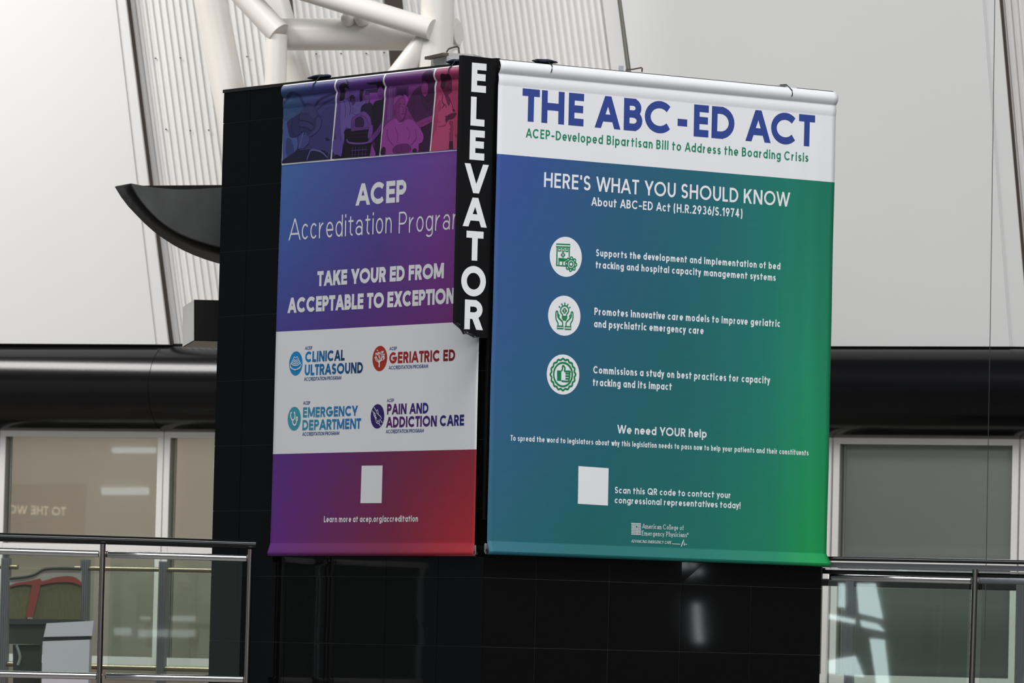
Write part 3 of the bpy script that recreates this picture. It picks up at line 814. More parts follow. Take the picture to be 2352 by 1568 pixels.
def cross(cx, cy, a, b, w): return [(cx - w, cy - b), (cx + w, cy - b), (cx + w, cy - w), (cx + a, cy - w), (cx + a, cy + w), (cx + w, cy + w), (cx + w, cy + b), (cx - w, cy + b), (cx - w, cy + w), (cx - a, cy + w), (cx - a, cy - w), (cx - w, cy - w), (cx - w, cy - b)]
gr = M['print_icon']
d1 = disc(R, (1299.6, 589.6, 37, 46), 'icon_badge', pw, rb_root)
gear = []
for i in range(33):
    a = math.radians(i * 11.25); k = 1.0 if (i % 4) in (0, 1) else .82
    gear.append((320 + 52 * k * math.cos(a), 338 + 65 * k * math.sin(a)))
strokes(R, zi, [rectp(187, 158, 312, 182), [(194, 186), (190, 350), (274, 356)], [(305, 192), (303, 276)], rectp(206, 197, 227, 220), rectp(240, 199, 260, 222), rectp(273, 201, 293, 224),
    cross(247, 255, 16, 19, 6), [(275, 309), (207, 305), (207, 290), (284, 295)], [(212, 306), (209, 351)], [(246, 309), (244, 354)], gear,
    ellipse(320, 338, 33, 41, 28) + [(353, 338)], ellipse(320, 338, 17, 21, 20) + [(337, 338)]], .0085, 'hospital_icon', gr, d1)
d2 = disc(R, (1296, 724.8, 37, 46), 'icon_badge', pw, rb_root)
handL = smooth_open([(200, 893), (201, 868), (184, 832), (183, 775), (190, 761), (199, 772), (201, 812), (241, 858), (241, 897)], 4)
handR = smooth_open([(315, 900), (314, 872), (333, 838), (335, 782), (327, 768), (318, 780), (317, 818), (276, 862), (274, 897)], 4)
strokes(R, zi, [smooth_open([(243, 806), (240, 792), (225, 768), (226, 740), (245, 716), (272, 714), (293, 735), (295, 765), (280, 790), (278, 808)], 4), cross(260, 758, 17, 21, 6),
    rectp(237, 808, 283, 822), [(244, 824), (247, 838), (271, 840), (275, 826)], [(262, 684), (262, 704)], [(232, 692), (240, 709)], [(209, 716), (219, 729)], [(293, 697), (284, 713)], [(313, 724), (302, 734)],
    handL, handR, [(201, 785), (212, 800), (208, 824), (236, 852)], [(317, 792), (305, 806), (310, 826), (282, 856)], rectp(194, 896, 249, 917), rectp(262, 900, 318, 923)], .0085, 'care_icon', gr, d2)
d3 = disc(R, (1293, 859.8, 37, 46), 'icon_badge', pw, rb_root)
wav = []
for i in range(129):
    a = 2 * math.pi * i / 128; k = 1 + .045 * math.cos(16 * a)
    wav.append((246 + 108 * k * math.cos(a), 1332 + 137 * k * math.sin(a)))
wav[-1] = wav[0]
io = strokes(R, zi, [wav, ellipse(246, 1332, 83, 106, 40) + [(329, 1332)]], .0125, 'seal_icon', gr, d3)
strokes(R, zi, [smooth_open([(232, 1302), (241, 1284), (243, 1258), (252, 1254), (264, 1276), (262, 1302), (303, 1303), (309, 1313), (303, 1322), (306, 1334), (303, 1346), (306, 1358), (301, 1370), (300, 1384), (291, 1394), (250, 1393), (232, 1388)], 3),
    [(268, 1322), (304, 1324)], [(268, 1345), (304, 1347)], [(268, 1369), (301, 1371)]], .011, 'thumb_icon', gr, d3)
R.prints('cuff_icon', [R.px(zi([(193, 1294), (232, 1297), (230, 1391), (193, 1388)]))], gr, d3, .007)

# ---- left banner
def k_(r, g, b): return rgb(r, g, b, KL)
gL = gradmat('print_blue_purple', [
    (.165, [(0, k_(58, 94, 152)), (.35, k_(68, 74, 142)), (.7, k_(92, 62, 140)), (1, k_(112, 56, 136))]),
    (.36, [(0, k_(54, 80, 146)), (.5, k_(72, 54, 124)), (.8, k_(100, 46, 124)), (1, k_(112, 42, 118))]),
    (.53, [(0, k_(64, 58, 132)), (.4, k_(74, 44, 114)), (.75, k_(94, 38, 106)), (1, k_(112, 40, 108))])])
gL2 = gradmat('print_purple_red', [
    (.785, [(0, k_(80, 44, 120)), (.18, k_(86, 36, 108)), (.5, k_(94, 36, 80)), (.8, k_(112, 36, 60)), (1, k_(128, 36, 52))]),
    (.99, [(0, k_(92, 38, 118)), (.3, k_(102, 38, 88)), (.6, k_(116, 36, 64)), (.85, k_(148, 37, 50)), (1, k_(164, 39, 48))])])
def foldL(u, v): return .0025 * math.sin(u * 6 + v * 5) + .0015 * math.sin(u * 14 - v * 9)
lb_root = empty('banner', LF.pt(1.3, LF.uv(860, 1275)[1], .05), 'narrow blue, purple and red vinyl banner for an accreditation program', 'banner', 'vinyl banners tied to the tower')
trx = 1119
Lb = banner_sheet(LF, .05, [(653, 195), (1117, 143.5), (1088, 1280), (619, 1273.5)], [(377, 337), (757.5, 740), (1040, 1033)], [M['vinyl_white'], gL, M['vinyl_white'], gL2], lb_root, foldL, True)
Lb.line('program_owner', 'ACEP', (816.8, 471.3), (932.4, 463.9), 50, pw, lb_root, .235, tr=.08)
Lb.line('program_title', 'Accreditation', (663.3, 551.4), (898.5, 535.6), 49.5, pw, lb_root, .084, alt=HEL, tr=.14, xh=.72)
Lb.line('program_title', 'Program', (915, 534.3), (1067, 526.5), 49.5, pw, lb_root, .084, alt=HEL, tr=.14, xh=.72)
Lb.line('slogan', 'TAKE YOUR ED FROM', (728.3, 656), (1020.4, 640.2), 34.4, pw, lb_root, .255, tr=.07, space=.3)
Lb.line('slogan', 'ACCEPTABLE TO EXCEPTION', (661.2, 717.2), (1045, 698.9), 35, pw, lb_root, .255, tr=.06, space=.26)
Lb.line('slogan', 'AL', (1046, 698.8), (1074, 697.5), 34, pw, lb_root, .255, tr=.06)
Lb.line('web_address', 'Learn more at acep.org/accreditation', (744.6, 1198.2), (961, 1198.8), 14.3, pw, lb_root, .195, tr=.16, space=.38)
label(Lb, [(831, 1069.2), (880, 1068.8), (877.6, 1155), (828.4, 1155.2)], lb_root)
def g2(name, a, b): return gradmat(name, [(0, [(0, a), (1, b)]), (1, [(0, a), (1, b)])], .6, .2, 0)
def logo(owner, lines, prog, circ, cmat, tmat, ind):
    Lb.line('logo_owner', 'ACEP', *owner, 7.6, M['navy'], lb_root, .2, tr=.1)
    for t, a, b, h in lines: Lb.line('logo_title', t, a, b, h, tmat, lb_root, .24, tr=.1, space=.32, gcol=True)
    Lb.line('logo_footer', 'ACCREDITATION PROGRAM', *prog, 8.3, M['navy'], lb_root, .19, tr=.09, space=.3)
    return disc(Lb, circ, 'logo_badge', cmat, lb_root)
z3 = lambda pts: [(600 + x * .2551, 740 + y * .2551) for x, y in pts]
z6 = lambda pts: [(640 + x / 6.818, 780 + y / 6.818) for x, y in pts]
z7 = lambda pts: [(840 + x / 6.818, 780 + y / 6.818) for x, y in pts]
b1 = logo(((700.3, 803), (716.8, 802.5)), [('CLINICAL', (700.8, 830.6), (790.8, 828.5), 24.5), ('ULTRASOUND', (699.5, 861.2), (833.4, 857.3), 25)], ((698.2, 873.7), (782.9, 872.1)), (679.9, 834.4, 15, 27.8), pl('badge_blue', 22, 118, 172), g2('print_logo_blue', k_(20, 112, 168), k_(14, 46, 82)), 0)
arcs = []
for k, (w, h, y) in enumerate(((25, 24, 300), (40, 38, 312), (56, 48, 330), (72, 58, 346), (86, 66, 400))):
    arcs.append([(272 - k + w * math.cos(math.radians(t)), y + h * math.sin(math.radians(t))) for t in range(15, 166, 15)])
strokes(Lb, z6, arcs + [[(255, 262), (188, 402), (212, 448), (262, 474), (320, 448), (360, 398), (296, 262), (275, 290), (255, 262)]], .006, 'ultrasound_icon', pw, b1)
b2 = logo(((894.6, 803.8), (912, 803.8)), [('GERIATRIC ED', (894.6, 833.9), (1046.4, 829.3), 26)], ((893.4, 848.2), (983.9, 844.8)), (873, 823, 16.8, 29), pl('badge_rust', 148, 46, 30), g2('print_logo_red', k_(150, 38, 36), k_(104, 16, 28)), 0)
tr_ = [[(218, 430), (219, 345)], [(219, 350), (190, 300), (160, 250)], [(219, 345), (225, 260), (238, 190)], [(222, 340), (255, 290), (290, 262)], [(219, 360), (195, 340), (175, 330)], [(225, 300), (208, 250), (200, 200)], [(240, 300), (262, 240), (268, 185)], [(222, 350), (250, 325), (272, 318)]]
leaf = []
random.seed(3)
for _ in range(46):
    a = random.uniform(0, 2 * math.pi); r = random.uniform(.45, 1)
    lx, ly = 224 + 82 * r * math.cos(a), 262 + 108 * r * math.sin(a)
    if ly > 345 and abs(lx - 220) < 30: continue
    t = random.uniform(0, 3.14)
    leaf.append([(lx - 7 * math.cos(t), ly - 9 * math.sin(t)), (lx + 7 * math.cos(t), ly + 9 * math.sin(t))])
polys = []
for i, p in enumerate(tr_): strip(polys, Lb.px(z7(p)), .012 if i == 0 else .0055)
for p in leaf: strip(polys, Lb.px(z7(p)), .0065)
Lb.prints('tree_icon', polys, pw, b2, .007)
b3 = logo(((696.2, 928.8), (712.2, 928.8)), [('EMERGENCY', (695.7, 957.6), (821.4, 955.6), 23.3), ('DEPARTMENT', (694.4, 986.9), (829.1, 985.2), 23.7)], ((694.4, 1000.2), (778.6, 998.9)), (676, 961.2, 15, 27.3), pl('badge_teal', 56, 136, 152), g2('print_logo_teal', k_(52, 128, 150), k_(30, 98, 158)), 0)
strokes(Lb, z6, [smooth_open([(212, 1140), (195, 1148), (192, 1205), (212, 1250), (228, 1258), (246, 1245), (260, 1200), (258, 1146), (242, 1138)], 4), smooth_open([(226, 1258), (222, 1290), (235, 1325), (258, 1336), (278, 1315), (286, 1270)], 4), ellipse(288, 1238, 13, 27, 20) + [(301, 1238)]], .0105, 'stethoscope_icon', pw, b3)
b4 = logo(((889.5, 923.2), (906.1, 922.9)), [('PAIN AND', (890, 951.7), (984.4, 949.2), 24.3), ('ADDICTION CARE', (887.8, 981), (1066.3, 978), 24.7)], ((887.5, 994.6), (974, 993)), (867.9, 955.8, 15.9, 28), pl('badge_purple', 44, 28, 92), g2('print_logo_purple', k_(82, 28, 88), k_(24, 36, 104)), 0)
strokes(Lb, z7, [smooth_open([(137, 1055), (178, 1125), (185, 1150), (205, 1168), (245, 1205), (257, 1240)], 4), smooth_open([(178, 1112), (195, 1100), (208, 1150), (202, 1170)], 4), [(112, 1108), (128, 1140)], smooth_open([(128, 1140), (140, 1165), (136, 1185), (150, 1205), (160, 1240), (180, 1250)], 4),
    smooth_open([(140, 1130), (158, 1165), (165, 1210), (182, 1235)], 4), [(130, 1165), (160, 1160)], [(136, 1190), (168, 1190)], [(152, 1222), (178, 1215)], smooth_open([(168, 1260), (180, 1300), (212, 1312), (245, 1350)], 4), [(190, 1262), (196, 1292)], [(205, 1258), (210, 1292)], [(222, 1255), (232, 1310)], [(232, 1245), (272, 1300)]], .0045, 'hands_icon', pw, b4)

# photo strip: four duotone pictures with white dividers
zp = lambda pts: [(600 + x * .2551, 120 + y * .2551) for x, y in pts]
def sheetpoly(pts, step=.07):               # clip a polygon into small cells so that it follows the roll of the hem
    zs = [p[1] for p in pts]; z0, z1 = min(zs), max(zs)
    lev = [Lb.ztop - .004 * k for k in range(50)] + [Lb.ztop - .2 - .05 * k for k in range(60)]
    cuts_ = sorted([z0, z1] + [z for z in lev if z0 + 1e-5 < z < z1 - 1e-5])
    out = []
    for a, b in zip(cuts_, cuts_[1:]):
        p = clipz(clipz(pts, a, 1), b, -1)
        if len(p) > 2: out.append(p)
    return out
def clipz(pts, z, sgn):
    out = []
    for i in range(len(pts)):
        p, q = pts[i - 1], pts[i]
        ip, iq = (p[1] - z) * sgn >= 0, (q[1] - z) * sgn >= 0
        if ip != iq:
            t = (z - p[1]) / (q[1] - p[1]); out.append((p[0] + (q[0] - p[0]) * t, z))
        if iq: out.append(q)
    return out
def tri(pts):                                # fan-free triangulation through bmesh for concave outlines
    bm = bmesh.new()
    f = bm.faces.new([bm.verts.new((a, b, 0)) for a, b in pts])
    bmesh.ops.triangulate(bm, faces=[f])
    r = [[(v.co.x, v.co.y) for v in f.verts] for f in bm.faces]
    bm.free(); return r
pm = {}
def pmat(c):
    if c not in pm: pm[c] = pl('photo_ink', *c, .74)
    return pm[c]
quads = {}
def pan(stops, x0t, x0b, x1t, x1b, y0, y1, y0r, y1r, name, gname):
    stops = [(v, [(u, tuple(q * .74 for q in col[:3]) + (1,)) for u, col in st]) for v, st in stops]
    m = gradmat(gname, stops, .55, .3, .03)
    pts = Lb.px(zp([(x0t, y0), (x1t, y0r), (x1b, y1r), (x0b, y1)]))
    pts = [(s, min(z, Lb.ztop - .007)) for s, z in pts]
    polys = []; NX = 10
    a, b, c, d = pts
    L2 = lambda p, q, t: (p[0] + (q[0] - p[0]) * t, p[1] + (q[1] - p[1]) * t)
    for i in range(NX):
        polys += sheetpoly([L2(a, b, i / NX), L2(a, b, (i + 1) / NX), L2(d, c, (i + 1) / NX), L2(d, c, i / NX)], .05)
    s0, s1 = max(a[0], d[0]), min(b[0], c[0])
    o = Lb.prints(name, polys, m, lb_root, .0055, (s0, s1, min(c[1], d[1]), max(a[1], b[1])), jit=0)
    quads[o.name] = pts
    return o
def T_(y): return y
p1 = pan([(0, [(0, k_(30, 34, 74)), (1, k_(62, 50, 112))]), (.6, [(0, k_(44, 78, 122)), (.6, k_(56, 58, 110)), (1, k_(72, 52, 124))]), (1, [(0, k_(44, 78, 124)), (1, k_(66, 56, 130))])], 206, 192, 690, 630, 292, 1002, 244, 962, 'printed_photo', 'photo_blue')
p2 = pan([(0, [(0, k_(46, 30, 72)), (1, k_(66, 26, 76))]), (.6, [(0, k_(84, 58, 128)), (.6, k_(104, 50, 132)), (1, k_(80, 34, 100))]), (1, [(0, k_(66, 54, 126)), (1, k_(88, 44, 124))])], 706, 640, 1128, 1064, 240, 960, 196, 928, 'printed_photo', 'photo_violet')
p3 = pan([(0, [(0, k_(104, 34, 112)), (1, k_(118, 36, 112))]), (.6, [(0, k_(104, 40, 112)), (1, k_(112, 38, 106))]), (1, [(0, k_(86, 42, 122)), (1, k_(112, 44, 112))])], 1144, 1073, 1576, 1518, 194, 926, 147, 890, 'printed_photo', 'photo_magenta')
p4 = pan([(0, [(0, k_(150, 60, 96)), (1, k_(190, 62, 84))]), (.6, [(0, k_(158, 50, 98)), (1, k_(176, 54, 92))]), (1, [(0, k_(152, 54, 104)), (1, k_(170, 58, 98))])], 1592, 1528, 2010, 1960, 145, 888, 100, 850, 'printed_photo', 'photo_pink')
zq = lambda pts: [(640 + x * .3348, 130 + y * .3348) for x, y in pts]
class Pic:
    def __init__(self, base): self.base, self.k, self.q = base, .0064, quads[base.name]
    def clip(self, poly):                   # keep only what lies inside this picture
        c = (sum(v[0] for v in self.q) / 4, sum(v[1] for v in self.q) / 4)
        for i in range(4):
            a, b = self.q[i - 1], self.q[i]
            f = lambda v: (b[0] - a[0]) * (v[1] - a[1]) - (b[1] - a[1]) * (v[0] - a[0])
            sg = 1 if f(c) > 0 else -1; out = []
            for j in range(len(poly)):
                u, v = poly[j - 1], poly[j]; fu, fv = f(u) * sg, f(v) * sg
                if (fu >= 0) != (fv >= 0):
                    t = fu / (fu - fv); out.append((u[0] + (v[0] - u[0]) * t, u[1] + (v[1] - u[1]) * t))
                if fv >= 0: out.append(v)
            poly = out
            if len(poly) < 3: return None
        return poly
    def shape(self, c, *pts, sm=True):
        q = smooth_closed(list(pts), 4) if sm and len(pts) > 4 else list(pts)
        polys = []
        for t in tri(Lb.px(zq(q))):
            t = self.clip(t)
            if t: polys += sheetpoly(t)
        self.k += .0002
        Lb.prints('photo_figure', polys, pmat(c), self.base, self.k, jit=0)
    def line(self, c, w, *pts):
        q = smooth_open(list(pts), 4) if len(pts) > 2 else list(pts)
        raw = []; strip(raw, Lb.px(zq(q)), w * .00095)
        polys = []
        for p in raw:
            p = self.clip(p)
            if p: polys += sheetpoly(p)
        self.k += .0002
        Lb.prints('photo_line', polys, pmat(c), self.base, self.k, jit=0)
polys = []
for q in ([(690, 238), (702, 300), (634, 968)], [(1131, 192), (1139, 280), (1068, 932)], [(1578, 145), (1588, 240), (1521, 893)], [(190, 1011), (1960, 866)]):
    raw = []; strip(raw, Lb.px(zp(q)), .004)
    for r in raw: polys += sheetpoly(r)
Lb.prints('photo_divider', polys, pw, lb_root, .014, jit=0)
# picture 1: a gloved hand over a body, cloth, belt and telephone
p = Pic(p1)
p.shape((58, 52, 106), (200, 560), (250, 470), (300, 350), (396, 290), (388, 500), (368, 690), (300, 650), (220, 620))
p.shape((64, 58, 116), (260, 340), (310, 290), (405, 250), (396, 330), (330, 350), (280, 400))
for i in range(9): p.line((50, 44, 100), 5, (262 + i * 14, 338 - i * 8), (285 + i * 13, 368 - i * 10))
p.line((36, 34, 80), 16, (255, 340), (300, 290), (400, 250))
p.line((40, 40, 86), 8, (268, 365), (320, 318), (395, 285))
p.line((38, 50, 96), 22, (38, 318), (80, 268), (120, 250), (156, 278), (188, 338))
p.shape((66, 84, 140), (34, 470), (62, 450), (80, 550), (130, 560), (128, 640), (60, 705), (30, 705))
p.shape((48, 60, 112), (60, 560), (95, 580), (110, 660), (70, 690), (52, 640))
p.shape((62, 66, 124), (150, 540), (205, 545), (215, 585), (180, 625), (140, 640))
p.shape((40, 42, 88), (66, 445), (150, 388), (180, 345), (212, 318), (252, 345), (276, 390), (298, 430), (290, 490), (250, 535), (215, 548), (182, 510), (130, 545), (82, 550), (68, 495))
p.shape((57, 55, 106), (160, 385), (182, 348), (214, 322), (250, 350), (270, 400), (245, 425), (200, 385))
p.shape((60, 56, 108), (268, 420), (298, 432), (284, 500), (228, 545), (212, 540), (258, 490))
p.shape((48, 46, 94), (150, 400), (205, 402), (248, 432), (240, 452), (195, 438), (152, 432))
p.shape((52, 49, 98), (148, 446), (200, 450), (244, 478), (232, 500), (190, 482), (150, 474))
p.line((28, 28, 66), 6, (150, 438), (200, 444), (246, 466)); p.line((28, 28, 66), 6, (158, 482), (200, 492), (232, 512)); p.line((30, 32, 70), 7, (150, 390), (142, 450), (150, 500)); p.line((30, 30, 68), 5, (100, 430), (92, 500), (110, 540))
p.line((96, 102, 154), 8, (176, 520), (150, 622))
p.shape((30, 26, 66), (325, 560), (340, 556), (352, 566), (340, 574), (328, 570))
p.shape((24, 24, 56), (108, 660), (150, 632), (300, 640), (362, 680), (352, 708), (200, 722), (28, 738), (32, 712))
p.line((70, 66, 124), 4, (150, 640), (230, 632), (300, 645))
p.line((96, 90, 150), 10, (200, 708), (218, 660), (236, 640), (300, 654), (340, 692)); p.line((80, 76, 134), 6, (352, 655), (345, 700))
# picture 2: carers around a patient on a stretcher
p = Pic(p2)
p.shape((124, 58, 152), (622, 246), (722, 240), (716, 325), (632, 335)); p.shape((84, 56, 128), (500, 232), (562, 224), (552, 335), (520, 335))
p.shape((30, 18, 48), (562, 226), (588, 224), (578, 300), (560, 312)); p.shape((34, 20, 54), (622, 182), (742, 170), (740, 190), (640, 196)); p.shape((40, 24, 60), (600, 232), (690, 222), (690, 246), (610, 250))
p.line((26, 16, 44), 8, (480, 160), (500, 185), (490, 200))
p.shape((98, 80, 148), (414, 312), (450, 295), (482, 300), (506, 335), (512, 380), (556, 360), (582, 310), (598, 305), (590, 350), (560, 392), (506, 422), (496, 492), (462, 490), (456, 600), (404, 570), (396, 450))
p.shape((80, 62, 130), (414, 320), (430, 310), (428, 470), (440, 580), (404, 565), (398, 450))
p.shape((90, 58, 118), (462, 212), (490, 218), (493, 265), (478, 292), (460, 276)); p.shape((22, 14, 38), (438, 205), (464, 182), (492, 195), (496, 226), (470, 216), (457, 290), (426, 302), (428, 258))
p.line((50, 36, 84), 5, (452, 300), (462, 360), (458, 420)); p.line((44, 30, 74), 6, (484, 300), (496, 350), (490, 400)); p.line((66, 52, 112), 4, (500, 380), (530, 400), (560, 385))
p.shape((70, 42, 92), (503, 272), (526, 276), (526, 318), (512, 332), (502, 312)); p.shape((26, 16, 42), (494, 280), (510, 262), (528, 275), (526, 290), (505, 288), (500, 310))
p.shape((34, 18, 52), (578, 332), (640, 320), (652, 400), (632, 452), (600, 385), (566, 382)); p.shape((106, 66, 134), (600, 248), (622, 250), (626, 298), (610, 322), (598, 292)); p.shape((60, 36, 82), (598, 250), (612, 236), (628, 250), (624, 262), (602, 264))
p.shape((22, 13, 36), (654, 322), (700, 296), (732, 300), (726, 420), (712, 560), (692, 682), (655, 682), (660, 560), (640, 430))
p.shape((102, 50, 124), (690, 212), (708, 204), (727, 225), (722, 272), (705, 298), (688, 272)); p.shape((20, 11, 32), (683, 232), (688, 190), (706, 174), (729, 195), (729, 232), (708, 206), (692, 216))
p.line((56, 26, 72), 3, (696, 238), (720, 236)); p.line((60, 26, 76), 3, (700, 272), (714, 271))
p.shape((96, 60, 134), (528, 430), (552, 395), (592, 377), (632, 420), (634, 472), (600, 492), (524, 488)); p.shape((46, 24, 66), (527, 432), (560, 410), (588, 436), (582, 482), (530, 486))
p.line((70, 42, 104), 5, (560, 400), (600, 420), (622, 470)); p.line((116, 78, 150), 5, (585, 385), (615, 415), (625, 450))
p.shape((16, 10, 26), (458, 505), (520, 492), (640, 496), (636, 600), (630, 690), (470, 702), (440, 704), (455, 560)); p.shape((86, 52, 122), (500, 490), (644, 478), (646, 496), (500, 512))
p.line((40, 24, 56), 6, (500, 530), (620, 522)); p.line((34, 20, 50), 6, (490, 555), (625, 548))
p.shape((104, 60, 136), (632, 472), (650, 482), (640, 546), (620, 562), (614, 540)); p.shape((90, 46, 116), (712, 452), (702, 512), (652, 576), (630, 592), (618, 570), (668, 512))
p.line((108, 66, 146), 12, (470, 568), (488, 590), (560, 596), (620, 586), (646, 558))
for x in (512, 532, 556, 580, 602): p.line((82, 52, 118), 5, (x, 618), (x - 4, 694))
p.line((82, 52, 118), 5, (500, 645), (612, 638)); p.line((70, 44, 104), 4, (500, 675), (606, 668))
p.shape((84, 68, 140), (384, 572), (442, 582), (436, 680), (402, 682), (376, 640)); p.shape((18, 11, 28), (384, 690), (405, 672), (436, 692), (430, 702), (384, 706)); p.shape((130, 56, 144), (642, 600), (668, 660), (666, 686), (626, 688))
# picture 3: an old man in a wheelchair and a woman in a headscarf
p = Pic(p3)
p.shape((112, 64, 132), (765, 202), (786, 196), (780, 430), (745, 442)); p.line((70, 36, 88), 4, (778, 200), (770, 430)); p.shape((70, 28, 84), (808, 210), (897, 204), (892, 272), (806, 278)); p.shape((50, 20, 66), (820, 222), (884, 217), (880, 262), (818, 266))
p.shape((146, 58, 146), (860, 262), (884, 276), (902, 330), (884, 356), (868, 330))
p.shape((66, 24, 72), (880, 330), (930, 240), (990, 200), (1078, 270), (1076, 350), (1060, 412), (992, 424), (950, 452), (910, 400), (886, 352)); p.line((52, 18, 58), 6, (905, 345), (930, 300), (925, 400)); p.shape((52, 18, 56), (978, 486), (1060, 440), (1044, 650), (960, 658))
p.shape((56, 20, 60), (998, 150), (1020, 106), (1060, 96), (1086, 130), (1082, 230), (1060, 320), (1024, 372), (980, 310), (984, 220)); p.line((74, 28, 76), 5, (990, 275), (1020, 330), (1060, 290)); p.line((72, 27, 74), 4, (990, 300), (1022, 350), (1050, 325))
p.shape((128, 46, 110), (988, 196), (1006, 166), (1026, 196), (1026, 240), (1006, 274), (986, 250)); p.line((70, 24, 68), 3, (992, 210), (1004, 208)); p.line((84, 28, 78), 4, (992, 250), (1006, 254), (1016, 246)); p.line((74, 26, 70), 3, (1012, 206), (1022, 208))
p.shape((142, 62, 144), (703, 655), (718, 505), (750, 460), (800, 425), (850, 448), (892, 428), (942, 456), (992, 530), (990, 582), (962, 602), (952, 655), (830, 666))
p.shape((126, 50, 118), (945, 456), (1000, 424), (1064, 404), (1058, 442), (986, 482), (962, 480)); p.line((96, 36, 98), 4, (960, 476), (1000, 450), (1050, 440))
p.shape((112, 42, 108), (790, 352), (795, 290), (830, 266), (866, 285), (874, 360), (866, 410), (842, 440), (815, 430), (800, 396)); p.shape((126, 52, 118), (836, 298), (866, 300), (872, 370), (856, 424), (838, 402)); p.shape((132, 66, 134), (794, 330), (798, 288), (830, 264), (858, 274), (828, 284), (806, 315))
p.shape((96, 34, 96), (790, 372), (800, 360), (806, 382), (798, 398), (791, 388)); p.line((74, 24, 76), 5, (828, 326), (846, 322)); p.line((74, 24, 76), 5, (856, 324), (870, 328)); p.line((80, 26, 82), 4, (852, 340), (862, 372), (850, 376)); p.line((78, 26, 80), 4, (842, 394), (866, 391)); p.line((84, 30, 86), 3, (830, 342), (845, 340)); p.line((104, 36, 106), 5, (815, 425), (835, 448), (862, 440)); p.line((160, 84, 160), 5, (800, 430), (828, 462), (858, 448))
p.line((104, 40, 112), 5, (745, 500), (752, 560), (790, 610)); p.line((108, 42, 116), 5, (940, 500), (944, 560), (910, 605)); p.line((112, 46, 120), 4, (800, 480), (820, 540), (810, 590)); p.line((118, 48, 124), 4, (880, 480), (900, 520), (890, 570))
p.shape((96, 34, 100), (788, 624), (830, 600), (892, 600), (912, 632), (882, 656), (792, 662)); p.line((70, 22, 76), 4, (840, 604), (848, 650)); p.shape((44, 12, 46), (703, 640), (720, 618), (734, 630), (730, 668), (702, 672)); p.shape((44, 12, 46), (922, 640), (940, 628), (950, 640), (944, 656), (924, 660))
# picture 4: a doctor in profile with a stethoscope
p = Pic(p4)
p.shape((180, 72, 112), (1050, 648), (1070, 520), (1078, 420), (1085, 300), (1110, 264), (1160, 276), (1196, 320), (1206, 400), (1198, 500), (1214, 640))
p.shape((160, 58, 98), (1090, 330), (1108, 300), (1118, 400), (1100, 480), (1060, 520), (1080, 420)); p.shape((140, 46, 86), (1168, 440), (1196, 440), (1197, 580), (1170, 582)); p.shape((64, 20, 52), (1170, 580), (1196, 580), (1198, 634), (1168, 636))
p.shape((110, 34, 74), (1136, 262), (1164, 270), (1176, 312), (1164, 340), (1150, 310)); p.line((190, 90, 124), 5, (1135, 264), (1152, 320), (1168, 350))
p.shape((92, 28, 62), (1124, 192), (1140, 150), (1180, 150), (1191, 182), (1189, 225), (1178, 250), (1162, 256), (1158, 278), (1138, 262), (1122, 222)); p.shape((50, 15, 40), (1114, 192), (1120, 150), (1136, 118), (1160, 123), (1186, 120), (1189, 150), (1152, 166), (1140, 216), (1120, 218)); p.line((40, 12, 34), 3, (1165, 186), (1190, 184)); p.line((70, 20, 50), 3, (1172, 226), (1186, 226))
p.line((84, 24, 60), 7, (1125, 260), (1121, 308), (1134, 330), (1120, 352)); p.line((84, 24, 60), 6, (1134, 328), (1146, 334), (1148, 352)); p.line((84, 24, 60), 6, (1170, 285), (1186, 320), (1200, 366)); p.shape((76, 22, 54), (1196, 358), (1206, 362), (1206, 376), (1196, 376), (1192, 366))
p.shape((84, 24, 58), (1144, 424), (1170, 395), (1214, 384), (1217, 396), (1196, 426), (1166, 432), (1150, 452)); p.line((80, 22, 56), 6, (1140, 412), (1154, 406)); p.line((150, 52, 92), 5, (1095, 480), (1140, 470), (1150, 440)); p.shape((150, 44, 74), (1210, 535), (1232, 530), (1240, 545), (1228, 552), (1212, 546))

# ================================================================== TIES AND ROOFTOP ITEMS
def blob(c, P, ls, lo, lz, seed, name, m, parent):
    random.seed(seed); bm = bmesh.new(); bmesh.ops.create_icosphere(bm, subdivisions=4, radius=1)
    for v in bm.verts:
        k = 1 + .1 * math.sin(v.co.x * 5 + seed) * math.sin(v.co.z * 3 + v.co.y * 4) + random.uniform(-.04, .04)
        q = v.co * k
        v.co = P.d * q.x * ls + P.n * q.y * lo + Vector((0, 0, max(q.z, -.75) * lz))
    me = bpy.data.meshes.new(name); bm.to_mesh(me); bm.free(); me.transform(Matrix.Translation(c)); me.materials.append(m)
    for p in me.polygons: p.use_smooth = True
    o = bpy.data.objects.new(name, me); COL.objects.link(o); o.parent = parent; o.matrix_parent_inverse = Matrix.Translation(-parent.location); return o
def tie(S, P, pts, pad, label, tape=False):
    q = [S.uv(*p) for p in pts]
    base = P.pt(q[0][0], ZT, 0)
    root = empty('banner_tie', base, label, 'tie', 'ties holding the banners to the tower top')
    cord = []
    for i, (s, z) in enumerate(q):
        zz = min(z, S.ztop - .003)
        cord.append(P.pt(s, zz, S.off(s, zz) + .006))
    s, z = q[0]
    cord = [P.pt(s, ZT + .012, -.03), P.pt(s, ZT + .01, .035)] + cord
    MB().tube(cord, .0032, 8).build('cord', M['cord'], root, smooth=True)
    if pad:
        (a, za), (b, zb_) = P.uv(*pad[0], -.01), P.uv(*pad[1], -.01)
        if tape:
            mb = MB()
            mb.pbox(P, min(a, b), max(a, b), ZT + .001, ZT + .016, -.06, .03)
            mb.pbox(P, min(a, b), max(a, b), ZT - .05, ZT + .001, .012, .03)
            mb.build('tape', M['tape'], root)
        else:
            blob(P.pt((a + b) / 2, ZT + .013, -.005), P, abs(b - a) / 2, .04, .015, len(label), 'pad', M['pad'], root)
